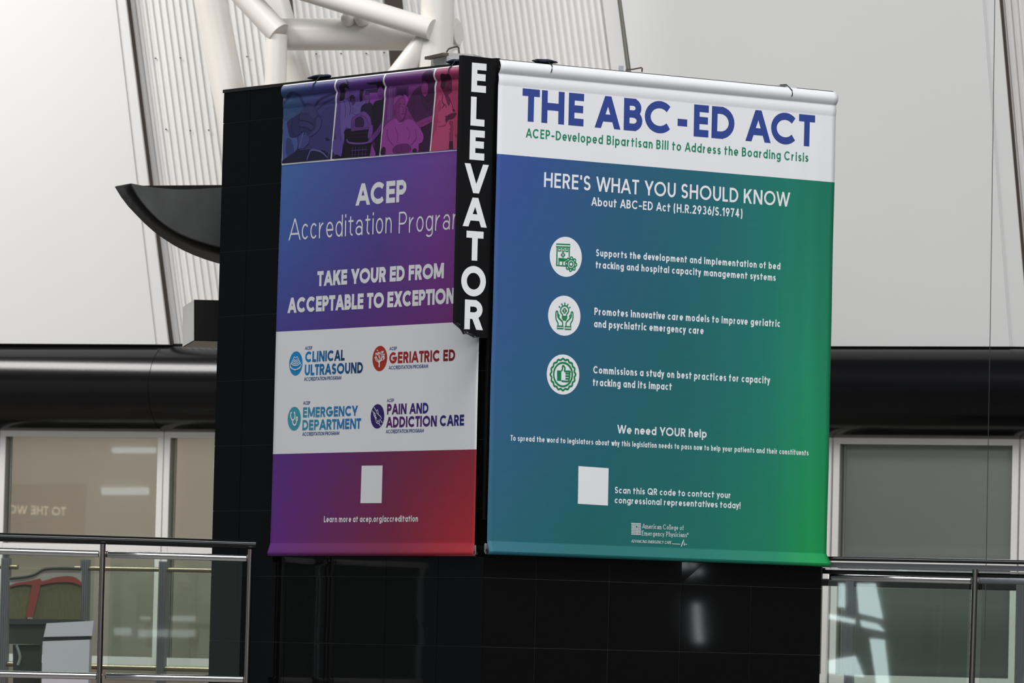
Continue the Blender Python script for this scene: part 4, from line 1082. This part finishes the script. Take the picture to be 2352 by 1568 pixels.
tie(R, RF, [(1264, 146), (1265, 152), (1262, 160), (1260.5, 167)], ((1224, 140), (1276, 146)), 'black cord over a navy pad beside the ELEVATOR sign, on the white headed banner')
tie(R, RF, [(1811.5, 203), (1814, 208), (1814, 215), (1813, 222)], ((1798, 200), (1821, 203)), 'black cord over white tape at the far right banner top', tape=True)
tie(Lb, LF, [(730, 187), (727.5, 194), (727, 200), (727.5, 205)], ((711, 180), (761, 175)), 'black cord over a navy pad above the blue printed photo')
tie(Lb, LF, [(1040, 150), (1037, 155), (1036.5, 161), (1037.5, 168)], ((1030, 143), (1062, 139)), 'black cord over a navy pad left of the ELEVATOR sign top')

fwv = Vector((0, 1, 0))
root = empty('ballast_block', at(1025, 140, 39.0), 'mottled concrete block with rusty bar and wire handle on the tower top', 'block')
blk = [at(990, 134, 38.9), at(1026, 121, 38.5), at(1085, 124, 38.4), at(1085, 141, 38.4), at(1026, 150, 38.5), at(990, 152, 38.9)]
zlo = ZT - .022
fr = [at(990, 134, 38.9), at(1026, 121, 38.55), at(1088, 124.5, 38.55)]
pts_lo = [Vector((p.x, p.y, zlo)) for p in fr] ; back = Vector((.12, .34, 0))
lo = pts_lo + [pts_lo[2] + back, pts_lo[0] + back]; hi = fr + [fr[2] + back, fr[0] + back]
MB().hexa(lo, hi).build('block', M['concrete'], root)
a, b = at(982, 130.5, 38.86), at(1024, 121.2, 38.5); dn = Vector((0, 0, -.019))
off = (b - a).cross(Vector((0, 0, 1))).normalized() * .02
MB().hexa([a + dn - off, b + dn - off, b + dn + off, a + dn + off], [a - off, b - off, b + off, a + off]).build('flat_bar', M['rust'], root)
MB().tube([at(1026, 124, 38.6), at(1026.5, 118, 38.6), at(1031, 112, 38.62), at(1040, 109, 38.65), at(1050, 106.8, 38.68), at(1053.5, 110, 38.7), at(1054.7, 124, 38.7)], .0055, 10).build('wire_handle', M['rust'], root, smooth=True)
root = empty('lifting_hook', at(1450, 166, 38.6), 'bent rusty wire hook beside a grey bolt on the tower top', 'hook')
a = at(1426.5, 163, 38.62)
MB().hexa([Vector((a.x + dx, a.y + dy, ZT - .022)) for dx, dy in ((-.016, -.014), (.016, -.014), (.016, .014), (-.016, .014))], [a + Vector((dx, dy, .045 - .012)) for dx, dy in ((-.016, -.014), (.016, -.014), (.016, .014), (-.016, .014))]).build('bolt', M['alu'], root)
MB().tube([at(1437, 162, 38.65), at(1440, 159.5, 38.65), at(1454, 159, 38.68), at(1473, 155.3, 38.72), at(1475, 157, 38.72), at(1474.5, 165, 38.72)], .005, 10).build('wire', M['rust'], root, smooth=True)

# ------------------------------------------------------------------ curved canopy and bracket beam behind the tower
YA, YB = 40.75, 41.55
root = empty('curved_canopy', at(470, 600, 42.4), 'dark curved canopy like a scoop at the left side of the tower', 'canopy')
fc = smooth_open([(301, 421), (318, 451), (342, 481), (374, 511), (412, 535), (455, 552), (505, 566), (580, 580), (700, 592), (838, 600)], 5)
bc = smooth_open([(267, 427), (288, 460), (315, 490), (350, 524), (390, 553), (430, 575), (470, 591), (503, 601), (580, 615), (750, 632), (1170, 640)], 5)
N = 36
def resamp(P):
    d = [0]
    for p, q in zip(P, P[1:]): d.append(d[-1] + math.hypot(q[0] - p[0], q[1] - p[1]))
    out = []
    for k in range(N + 1):
        t = d[-1] * k / N; i = 0
        while i < len(P) - 2 and d[i + 1] < t: i += 1
        u = (t - d[i]) / max(d[i + 1] - d[i], 1e-6); out.append((P[i][0] + (P[i + 1][0] - P[i][0]) * u, P[i][1] + (P[i + 1][1] - P[i][1]) * u))
    return out
fa = [at(x, y, YA) for x, y in resamp(fc)]; ba = [at(x, y, YB) for x, y in resamp(bc)]
mb = MB(); mb.add(fa + ba, [[i, i + 1, N + 2 + i, N + 1 + i] for i in range(N)])
o = mb.build('soffit', M['canopy_black'], root, smooth=True)
so = o.modifiers.new('thickness', 'SOLIDIFY'); so.thickness = .012
ftop = smooth_open([(838, 410), (700, 416), (580, 424), (505, 430.5), (450, 434), (400, 434.5), (345, 429), (301, 421)], 4)[:-1]
fpoly = fa + [at(x, y, YA) for x, y in ftop]
mb = MB(); mb.slab(fpoly, (0, -1, 0), .015)
o = mb.build('face_panel', M['canopy_grey'], root); o['label'] = 'brushed dark grey face panel'
bpoly = ba + [at(1170, 420, YB)]
MB().slab(bpoly, (0, -1, 0), -.015).build('back_panel', M['canopy_black'], root)
root = empty('bracket_beam', at(470, 797, 41.4), 'short box beam with pale end and black front beside the tower', 'beam')
Fp = [at(447, 688, 40.9), at(880, 698, 40.9), at(880, 792, 40.9), at(447, 781, 40.9)]
Bp = [at(421, 705, 41.55), at(1150, 722, 41.55), at(1150, 814, 41.55), at(420.5, 796, 41.55)]
MB().hexa(Bp, Fp).build('box_body', M['canopy_black'], root)
t = Vector((-.004, 0, 0))
MB().add([Fp[0] + t, Fp[3] + t, Bp[3] + t, Bp[0] + t], [[0, 1, 2, 3]]).build('end_plate', M['bracket_grey'], root)['label'] = 'pale grey side plate'
d = Vector((0, 0, -.004))
f3, f2, b3_, b2_ = Fp[3] + d, Fp[2] + d, Bp[3] + d, Bp[2] + d
MB().add([f3, f2, b2_, b3_], [[0, 1, 2, 3]]).build('underside', M['bracket_beige'], root)['label'] = 'beige underside'

# ================================================================== RAILINGS
def rail_box(mb, a, b, h, dep):
    """rectangular bar from a to b, h high, dep deep"""
    a, b = Vector(a), Vector(b); n = Vector((0, dep / 2, 0)); z = Vector((0, 0, h / 2))
    return mb.hexa([a - n - z, b - n - z, b + n - z, a + n - z], [a - n + z, b - n + z, b + n + z, a + n + z])
YL = 39.48
root = empty('glass_railing', Vector((at(300, 1500, YL).x, YL, 0)), 'glass railing with steel posts left of the tower', 'railing', None)
P_ = lambda x, y, d=0: at(x, y, YL + d)
MB().tube([P_(-500, 1221.5, -.02), P_(0, 1233, -.02), P_(300, 1241.5, -.02), P_(588, 1251, -.02)], .029, 24).build('handrail', M['handrail'], root, smooth=True)
for nm, ya, yb, y2a, y2b in (('top_rail', 1265, 1282, 1250, 1265), ('bottom_rail', 1547.5, 1560, 1533, 1547)):
    for x0, x1 in ((-500, 229), (241, 570)):
        f = lambda x: ya + (yb - ya) * x / 570
        mb = MB(); rail_box(mb, P_(x0, f(x0)), P_(x1, f(x1)), .046, .05)
        mb.build(nm, M['chrome'], root, bevel=.012, smooth=True)
for xt, xb, yt in ((236.5, 228, 1249), (575, 566, 1261)):
    a = P_(xt, yt, -.045); b = P_(xb, 1568, -.045)
    d = (b - a) / (a.z - b.z)
    MB().tube([a, b + d * b.z], .0185, 24).build('post', M['steel'], root, smooth=True)
mb = MB()
a, b = P_(240, 1258, -.045), P_(240, 1252, -.02)
for x0, x1 in ((-500, 218), (254, 557)):
    pts = [P_(x0, 1272 + x0 * .03), P_(x1, 1272 + x1 * .03), P_(x1 - 8, 1540 + x1 * .023), P_(x0 - 8, 1540 + x0 * .023)]
    MB().slab(pts, (0, -1, 0), .01).build('glass_panel', M['glass'], root)
# right railing, slightly turned towards the camera
A0 = at(1888, 1450, 39.22)
PR = Plane((A0.x, A0.y, 0), (1, -.2, 0), (-.2, -1, 0))
Q_ = lambda x, y, o=0.0: PR.pt(*PR.uv(x, y, o), o)
root = empty('glass_railing', PR.pt(.8, 0), 'glass railing with a flat grey band right of the tower', 'railing', None)
MB().tube([Q_(1884, 1282, .03), Q_(2120, 1286.5, .03), Q_(2700, 1298, .03)], .014, 20).build('handrail', M['handrail'], root, smooth=True)
def strip_r(nm, x0, x1, ya, yb, hpx, m, o0, o1, bev=0.0):
    f = lambda x: ya + (yb - ya) * (x - 1900) / 330
    h = hpx / F * 39.2
    (s0, z0), (s1, z1) = PR.uv(x0, f(x0), o1), PR.uv(x1, f(x1), o1)
    mb = MB(); c = [(s0, z0, o0), (s1, z1, o0), (s1, z1, o1), (s0, z0, o1)]
    mb.hexa([PR.pt(s, z - h / 2, o) for s, z, o in c], [PR.pt(s, z + h / 2, o) for s, z, o in c])
    return mb.build(nm, m, root, bevel=bev, smooth=bool(bev))
strip_r('flat_band', 1890, 2700, 1296.5, 1303, 12, M['grey_metal'], -.03, .012)
strip_r('steel_lip', 1888, 2700, 1306, 1313, 4, M['chrome'], -.03, .03)
strip_r('dark_channel', 1888, 2700, 1312.5, 1320, 9, M['trim'], -.03, .0)
strip_r('top_rail', 1903, 2231, 1324.5, 1333, 15, M['chrome'], -.02, .03, .01)
strip_r('top_rail', 2246, 2700, 1325, 1332, 14, M['alu'], -.02, .03, .01)
a = Q_(2240, 1307, .05); b = Q_(2232, 1568, .05); d = (b - a) / (a.z - b.z)
MB().tube([a, b + d * b.z], .0195, 24).build('post', M['steel'], root, smooth=True)
for x0, x1 in ((1903, 2226), (2257, 2700)):
    pts = [Q_(x0, 1328 + (x0 - 1900) * .022), Q_(x1, 1328 + (x1 - 1900) * .022), Q_(x1 - 8, 1586), Q_(x0 - 8, 1578)]
    MB().slab(pts, PR.n, .01).build('glass_panel', M['glass'], root)
strip_r('bottom_rail', 1890, 2700, 1590, 1597, 14, M['chrome'], -.02, .03, .01)

# inner railings in front of the windows
IO = 1.0
I_ = lambda x, y, o=0.0: bw(x, y, IO + o)
def ipost(x, y0, w, root):
    a = I_(x, y0); r = w / F * a.y
    s, z = BW.uv(x, y0, IO)
    mb = MB()
    mb.pbox(BW, s - r * .5, s + r * .5, 0, z, IO - .03, IO + .03)
    for k in (-.28, 0, .28): mb.pbox(BW, s + r * (k - .05), s + r * (k + .05), 0, z - .01, IO + .03, IO + .038)
    return mb.build('post', M['alu'], root)
def irail(name, x0, y0, x1, y1, rpx, m, root):
    a, b = I_(x0, y0), I_(x1, y1)
    MB().tube([a, b], rpx / F * (a.y + b.y) / 2, 20).build(name, m, root, smooth=True)
root = empty('inner_railing', Vector((I_(200, 1500).x, I_(200, 1500).y, 0)), 'railing with bronze rails in front of the beige windows, seen through glass', 'railing')
for x, y in ((15, 1281), (197, 1285), (377, 1289)): ipost(x, y, 19, root)
irail('top_rail', -300, 1294, 14, 1301, 5.5, M['olive'], root); irail('top_rail', 14, 1301, 41, 1302, 5.5, M['olive'], root)
irail('top_rail', 173, 1304, 197, 1304.5, 5.5, M['olive'], root); irail('top_rail', 197, 1304.5, 620, 1312, 5.5, M['olive'], root)
irail('bottom_rail', -300, 1516, 14, 1524, 6, M['olive'], root); irail('bottom_rail', 14, 1524, 34, 1525, 6, M['olive'], root)
irail('bottom_rail', 168, 1529, 197, 1530, 6, M['olive'], root); irail('bottom_rail', 197, 1530, 620, 1541, 6, M['olive'], root)
MB().slab([I_(208, 1311), I_(366, 1315), I_(362, 1528), I_(203, 1524)], BW.n, .01).build('glass_panel', M['glass'], root)
MB().slab([I_(390, 1316), I_(600, 1321), I_(596, 1535), I_(386, 1530)], BW.n, .01).build('glass_panel', M['glass'], root)
root = empty('inner_railing', Vector((I_(2150, 1500).x, I_(2150, 1500).y, 0)), 'railing with a dark top rail in front of the grey window, seen through glass', 'railing')
ipost(1955, 1334, 19, root); ipost(2346, 1338, 19, root)
irail('top_rail', 1700, 1332, 2700, 1357, 8.5, M['handrail'], root)
irail('bottom_rail', 1700, 1572, 2700, 1592, 7, M['olive'], root)
MB().slab([I_(1968, 1350), I_(2334, 1356), I_(2330, 1576), I_(1962, 1570)], BW.n, .01).build('glass_panel', M['glass'], root)

# ------------------------------------------------------------------ two-seat bench and a block standing in for a white reflection, behind the left railing
YS = 49.3
zs_ = lambda pts: [(x / 5.446, 1280 + y / 5.446) for x, y in pts]
S_ = lambda pts, d=0: [at(x, y, YS + d) for x, y in zs_(pts)]
root = empty('bench_seat', Vector((at(100, 1500, YS).x, YS, 0)), 'olive corduroy bench with red piping behind the left glass railing', 'seat')
lb = smooth_open([(120, 372), (200, 352), (300, 338), (400, 345)], 4); rbk = smooth_open([(500, 350), (600, 325), (720, 310), (850, 308), (940, 322), (1015, 355)], 4)
MB().slab(S_([(112, 770)] + lb + [(330, 770)]), (0, -1, 0), .09).build('backrest', M['cord_fabric'], root)
MB().slab(S_([(410, 770)] + rbk + [(1015, 775)]), (0, -1, 0), .09).build('backrest', M['cord_fabric'], root)
lt = smooth_open([(120, 348), (200, 318), (300, 303), (400, 285), (490, 262)], 4); rtp = smooth_open([(520, 300), (600, 275), (700, 245), (850, 232), (940, 250), (1015, 312)], 4)
MB().slab(S_(lt + [(520, 300), (500, 352), (400, 347)] + lb[::-1], -.02), (0, -1, 0), .1).build('piping', M['red'], root)
MB().slab(S_([(500, 352)] + rtp + rbk[::-1], -.02), (0, -1, 0), .1).build('piping', M['red'], root)
MB().slab(S_([(400, 347), (503, 350), (470, 520), (412, 748), (320, 748), (370, 520)], -.02), (0, -1, 0), .1).build('piping', M['red'], root)
sh = smooth_open([(120, 262), (330, 240), (450, 205), (580, 142), (940, 138), (1020, 150)], 4)
MB().slab(S_([(120, 400)] + sh + [(1020, 400)], .12), (0, -1, 0), .04).build('reflection_panel', M['reflection_grey'], root)  # grey sheet standing in for a curved reflection behind the bench
MB().tube(S_(sh, .1), .012, 10).build('reflection_edge', M['dark_base'], root, smooth=True)
q = S_([(112, 765), (1015, 775), (1015, 830), (112, 835)], -.4)
MB().hexa([p + Vector((0, .42, 0)) for p in q], q).build('seat_cushion', M['dark_base'], root)
q = S_([(112, 835), (560, 835), (530, 1090), (112, 1080)], -.36)
MB().hexa([p + Vector((0, .36, 0)) for p in q], q).build('seat_box', M['dark_base'], root)
q = S_([(160, 1090), (500, 1090), (490, 1330), (170, 1340)], -.3)
q = [Vector((p.x, p.y, p.z if i < 2 else 0)) for i, p in enumerate(q)]
MB().hexa([p + Vector((0, .25, 0)) for p in q], q).build('plinth', M['dark_base'], root)
MB().tube(S_(smooth_open([(205, 1095), (240, 1190), (250, 1260), (225, 1345)], 4), -.38), .012, 10).build('side_strap', M['jamb'], root, smooth=True)
YC = 48.4
C_ = lambda pts, d=0: [at(x, y, YC + d) for x, y in zs_(pts)]
root = empty('reflected_block', Vector((at(150, 1520, YC).x, YC, 0)), 'white block with a dark band, standing in for a reflection in the railing glass', 'counter')
def cbox(name, pts, m, dep=.3, o=0.0, floor=False):
    q = C_(pts, o)
    if floor: q = [Vector((p.x, p.y, p.z if i in (0, 1) else 0)) for i, p in enumerate(q)]
    MB().hexa([p + Vector((0, dep, 0)) for p in q], q).build(name, m, root)
cbox('top_box', [(582, 822), (1172, 790), (1150, 980), (545, 992)], M['white_block'])
cbox('dark_band', [(560, 992), (1125, 982), (1115, 1025), (560, 1046)], M['dark_base'], .24, .03)
cbox('lower_box', [(535, 1047), (1122, 1026), (1112, 1300), (530, 1312)], M['white_block'], .3, 0, True)

# ================================================================== PIPE TRUSS, COLUMN, CABLE
T0 = BW.p0 + BW.n * 1.5
def tp(x, y, o=0.0): return on(x, y, T0 + BW.n * o, BW.n)
def pipe(name, x0, y0, x1, y1, w, root, o=0.0, seg=40):
    a, b = tp(x0, y0, o), tp(x1, y1, o)
    return MB().tube([a, b], w / 2 / F * (a.y + b.y) / 2, seg).build(name, M['pipe'], root, smooth=True)
root = empty('pipe_column', tp(580, 420, -.9), 'thick pale leaning pipe column left of the pipe truss', 'column')
pipe('pipe', 326, -800, 741, 1310, 76, root, -.6)
root = empty('pipe_truss', tp(840, 200), 'welded truss of pale white pipes above the tower', 'truss')
pipe('chord_pipe', 404, -800, 830, 700, 64, root, -.55)
pipe('chord_pipe', 1031, -800, 964, 1310, 77, root, .1)
pipe('diagonal_pipe', 440, -140, 640, 76, 56, root, .12)
pipe('post_pipe', 636, 80, 622, 540, 50, root, .1)
pipe('cross_pipe', 652, 79, 1047, 79, 74, root, -.12)
pipe('pipe_stub', 1040, 77, 1054, 77, 52, root, -.12)
pipe('diagonal_pipe', 560, -64, 992, 68, 49, root, .25)
pipe('diagonal_pipe', 985, 88, 622, 556, 58, root, .12)
for x in (800, 832):
    bm = bmesh.new(); bmesh.ops.create_uvsphere(bm, u_segments=24, v_segments=16, radius=.062)
    me = bpy.data.meshes.new('pipe_cap'); bm.to_mesh(me); bm.free(); me.transform(Matrix.Translation(tp(x, 44, .02))); me.materials.append(M['pipe'])
    for p in me.polygons: p.use_smooth = True
    o = bpy.data.objects.new('pipe_cap', me); COL.objects.link(o); o.parent = root; o.matrix_parent_inverse = Matrix.Translation(-root.location)
a = tp(1047, 79, -.12); b = tp(1056, 79, -.12)

mb = MB(); mb.tube([at(2290, -330, 45.0), at(2285, 0, 45.0), at(2274.6, 740, 45.0), at(2265, 1300, 45.0), at(2262, 1470, 45)], .0028, 8)
tag(mb.build('suspension_cable', M['wire'], smooth=True), 'thin vertical wire hanging in front of the right wall panel', 'cable')

# ================================================================== FAR SIDES OF THE HALL (seen only as reflections)
def refl(p0, n, x, y, axis, val):
    """where the view ray through pixel (x, y), mirrored in a pane, meets the plane axis = val"""
    h = on(x, y, p0, n); d = (h - E0).normalized(); n = Vector(n).normalized()
    r = d - n * 2 * d.dot(n)
    return h + r * ((val - h[axis]) / r[axis])
M['far_wall'] = mat('far_wall', (.10, .10, .10, 1), .8)
def emat(name, col, st):
    m = bpy.data.materials.new(name); m.use_nodes = True; b = m.node_tree.nodes['Principled BSDF']
    b.inputs['Base Color'].default_value = (.5, .5, .5, 1); b.inputs['Emission Color'].default_value = col; b.inputs['Emission Strength'].default_value = st
    return m
M['daylight'] = emat('daylight_window', (.86, .94, 1, 1), 5.5)
M['strip'] = emat('strip_window', (.93, .96, 1, 1), 1.5)
M['milky'] = emat('haze_sheet_glow', (.95, 1, .97, 1), .14)
YF = -28.0
mb = MB(); mb.box((-45, YF - .4, FL), (40, YF - .12, 16))
tag(mb.build('wall_front', M['far_wall']), 'dark end wall of the hall behind the viewer', 'wall', kind='structure')
root = empty('window_6', Vector((-8, YF, FL + 1))); tag(root, 'bright end panes and an added glowing haze sheet behind the viewer', 'window', kind='structure')
mb = MB(); mb.box((-44, YF - .11, FL + .5), (30, YF - .06, 11)); mb.build('haze_sheet', M['milky'], root)  # unseen glowing sheet added so the railing glass mirrors a haze
z2 = lambda x, y: (1780 + x / 3.843, 1160 + y / 3.843)
for q in ([(560, 690), (610, 690), (610, 900), (555, 900)], [(720, 690), (880, 690), (945, 1000), (740, 950)], [(750, 1015), (905, 1050), (962, 1112), (765, 1070)], [(835, 1175), (960, 1190), (1010, 1640), (905, 1640)], [(470, 1370), (705, 1330), (780, 1515), (470, 1480)], [(475, 960), (700, 1010), (700, 1045), (475, 1000)]):
    MB().slab([refl(PR.p0, PR.n, *z2(*p), 1, YF) for p in q], (0, 1, 0), .04).build('bright_pane', M['daylight'], root)
for x0, x1, y0, y1 in ((262, 300, 1442, 1458), (318, 386, 1446, 1462), (392, 448, 1446, 1462), (322, 345, 1416, 1422), (395, 448, 1414, 1426)):
    MB().slab([refl((0, YL, 0), (0, -1, 0), x, y, 1, YF) for x, y in ((x0, y0), (x1, y0), (x1, y1), (x0, y1))], (0, 1, 0), .04).build('bright_pane', M['strip'], root)

# side wall to the left with a lettered sign and two strip lights, mirrored in the beige window
XW = -26.0
PANE = BW.p0 + BW.n * -.06
mb = MB(); mb.box((XW - .3, 22, FL), (XW, 43, 11))
sw = tag(mb.build('wall_left', M['white_wall']), 'pale side wall of the hall, out of frame to the left', 'wall', kind='structure')
q = [refl(PANE, BW.n, x, y, 0, XW + .06) for x, y in ((10, 1112), (199, 1110), (193, 1300), (4, 1300))]
M['sign_dark'] = mat('sign_dark', (.07, .065, .075, 1), .6)
M['sign_pale'] = emat('glowing_letters', (1, .72, .5, 1), 1.6)  # glow added so the pale letters show in the mirrored window
sb_ = MB().slab(q, (1, 0, 0), .05).build('wall_sign', M['sign_dark'], sw)
PS = Plane((XW, 0, 0), (0, 1, 0), (1, 0, 0))
SG = Sheet(PS, lambda s_, z_: .066, .066, False)
h0, h1, h2 = [refl(PANE, BW.n, x, y, 0, XW) for x, y in ((143, 1183), (10, 1180), (143, 1163))]
wd = h1.y - h0.y
pol = [[(h0.y + (a if wd > 0 else a - abs(wd)), b) for a, b in p] for p in lettering('TO THE WO', 0, (h0.z + h1.z) / 2, abs(wd), h2.z - h0.z, .2)]
SG.prints('sign_lettering', pol, M['sign_pale'], sb_)
for c in ((262, 358, 1027, 1040), (238, 342, 1119, 1136)):
    q = [refl(PANE, BW.n, x, y, 0, XW + .06) for x, y in ((c[0], c[2]), (c[1], c[2]), (c[1], c[3]), (c[0], c[3]))]
    MB().slab(q, (1, 0, 0), .05).build('strip_light', M['strip'], sw)

# side wall to the right with a slender lamp, mirrored in the granite of the right face
XE = 18.0
mb = MB(); mb.box((XE + .06, 27, FL), (XE + .3, 39, 5))
ew = tag(mb.build('wall_right', M['far_wall']), 'dark side wall of the hall, out of frame to the right', 'wall', kind='structure')
for pts in ([(1583, 1385), (1594, 1385), (1601, 1474), (1588, 1474)], [(1576, 1290), (1588, 1290), (1588, 1306), (1576, 1306)], [(1600, 1292), (1607, 1292), (1607, 1304), (1600, 1304)]):
    MB().slab([refl(RF.p0, RF.n, x, y, 0, XE) for x, y in pts], (-1, 0, 0), .05).build('slender_lamp', M['daylight'], ew)

# put the foot of the scene's centre at the origin: everything moves together, camera and lamps included
for o in list(sc.objects):
    if o.parent is None:
        o.location = o.location + Vector((0, -CY, 0))
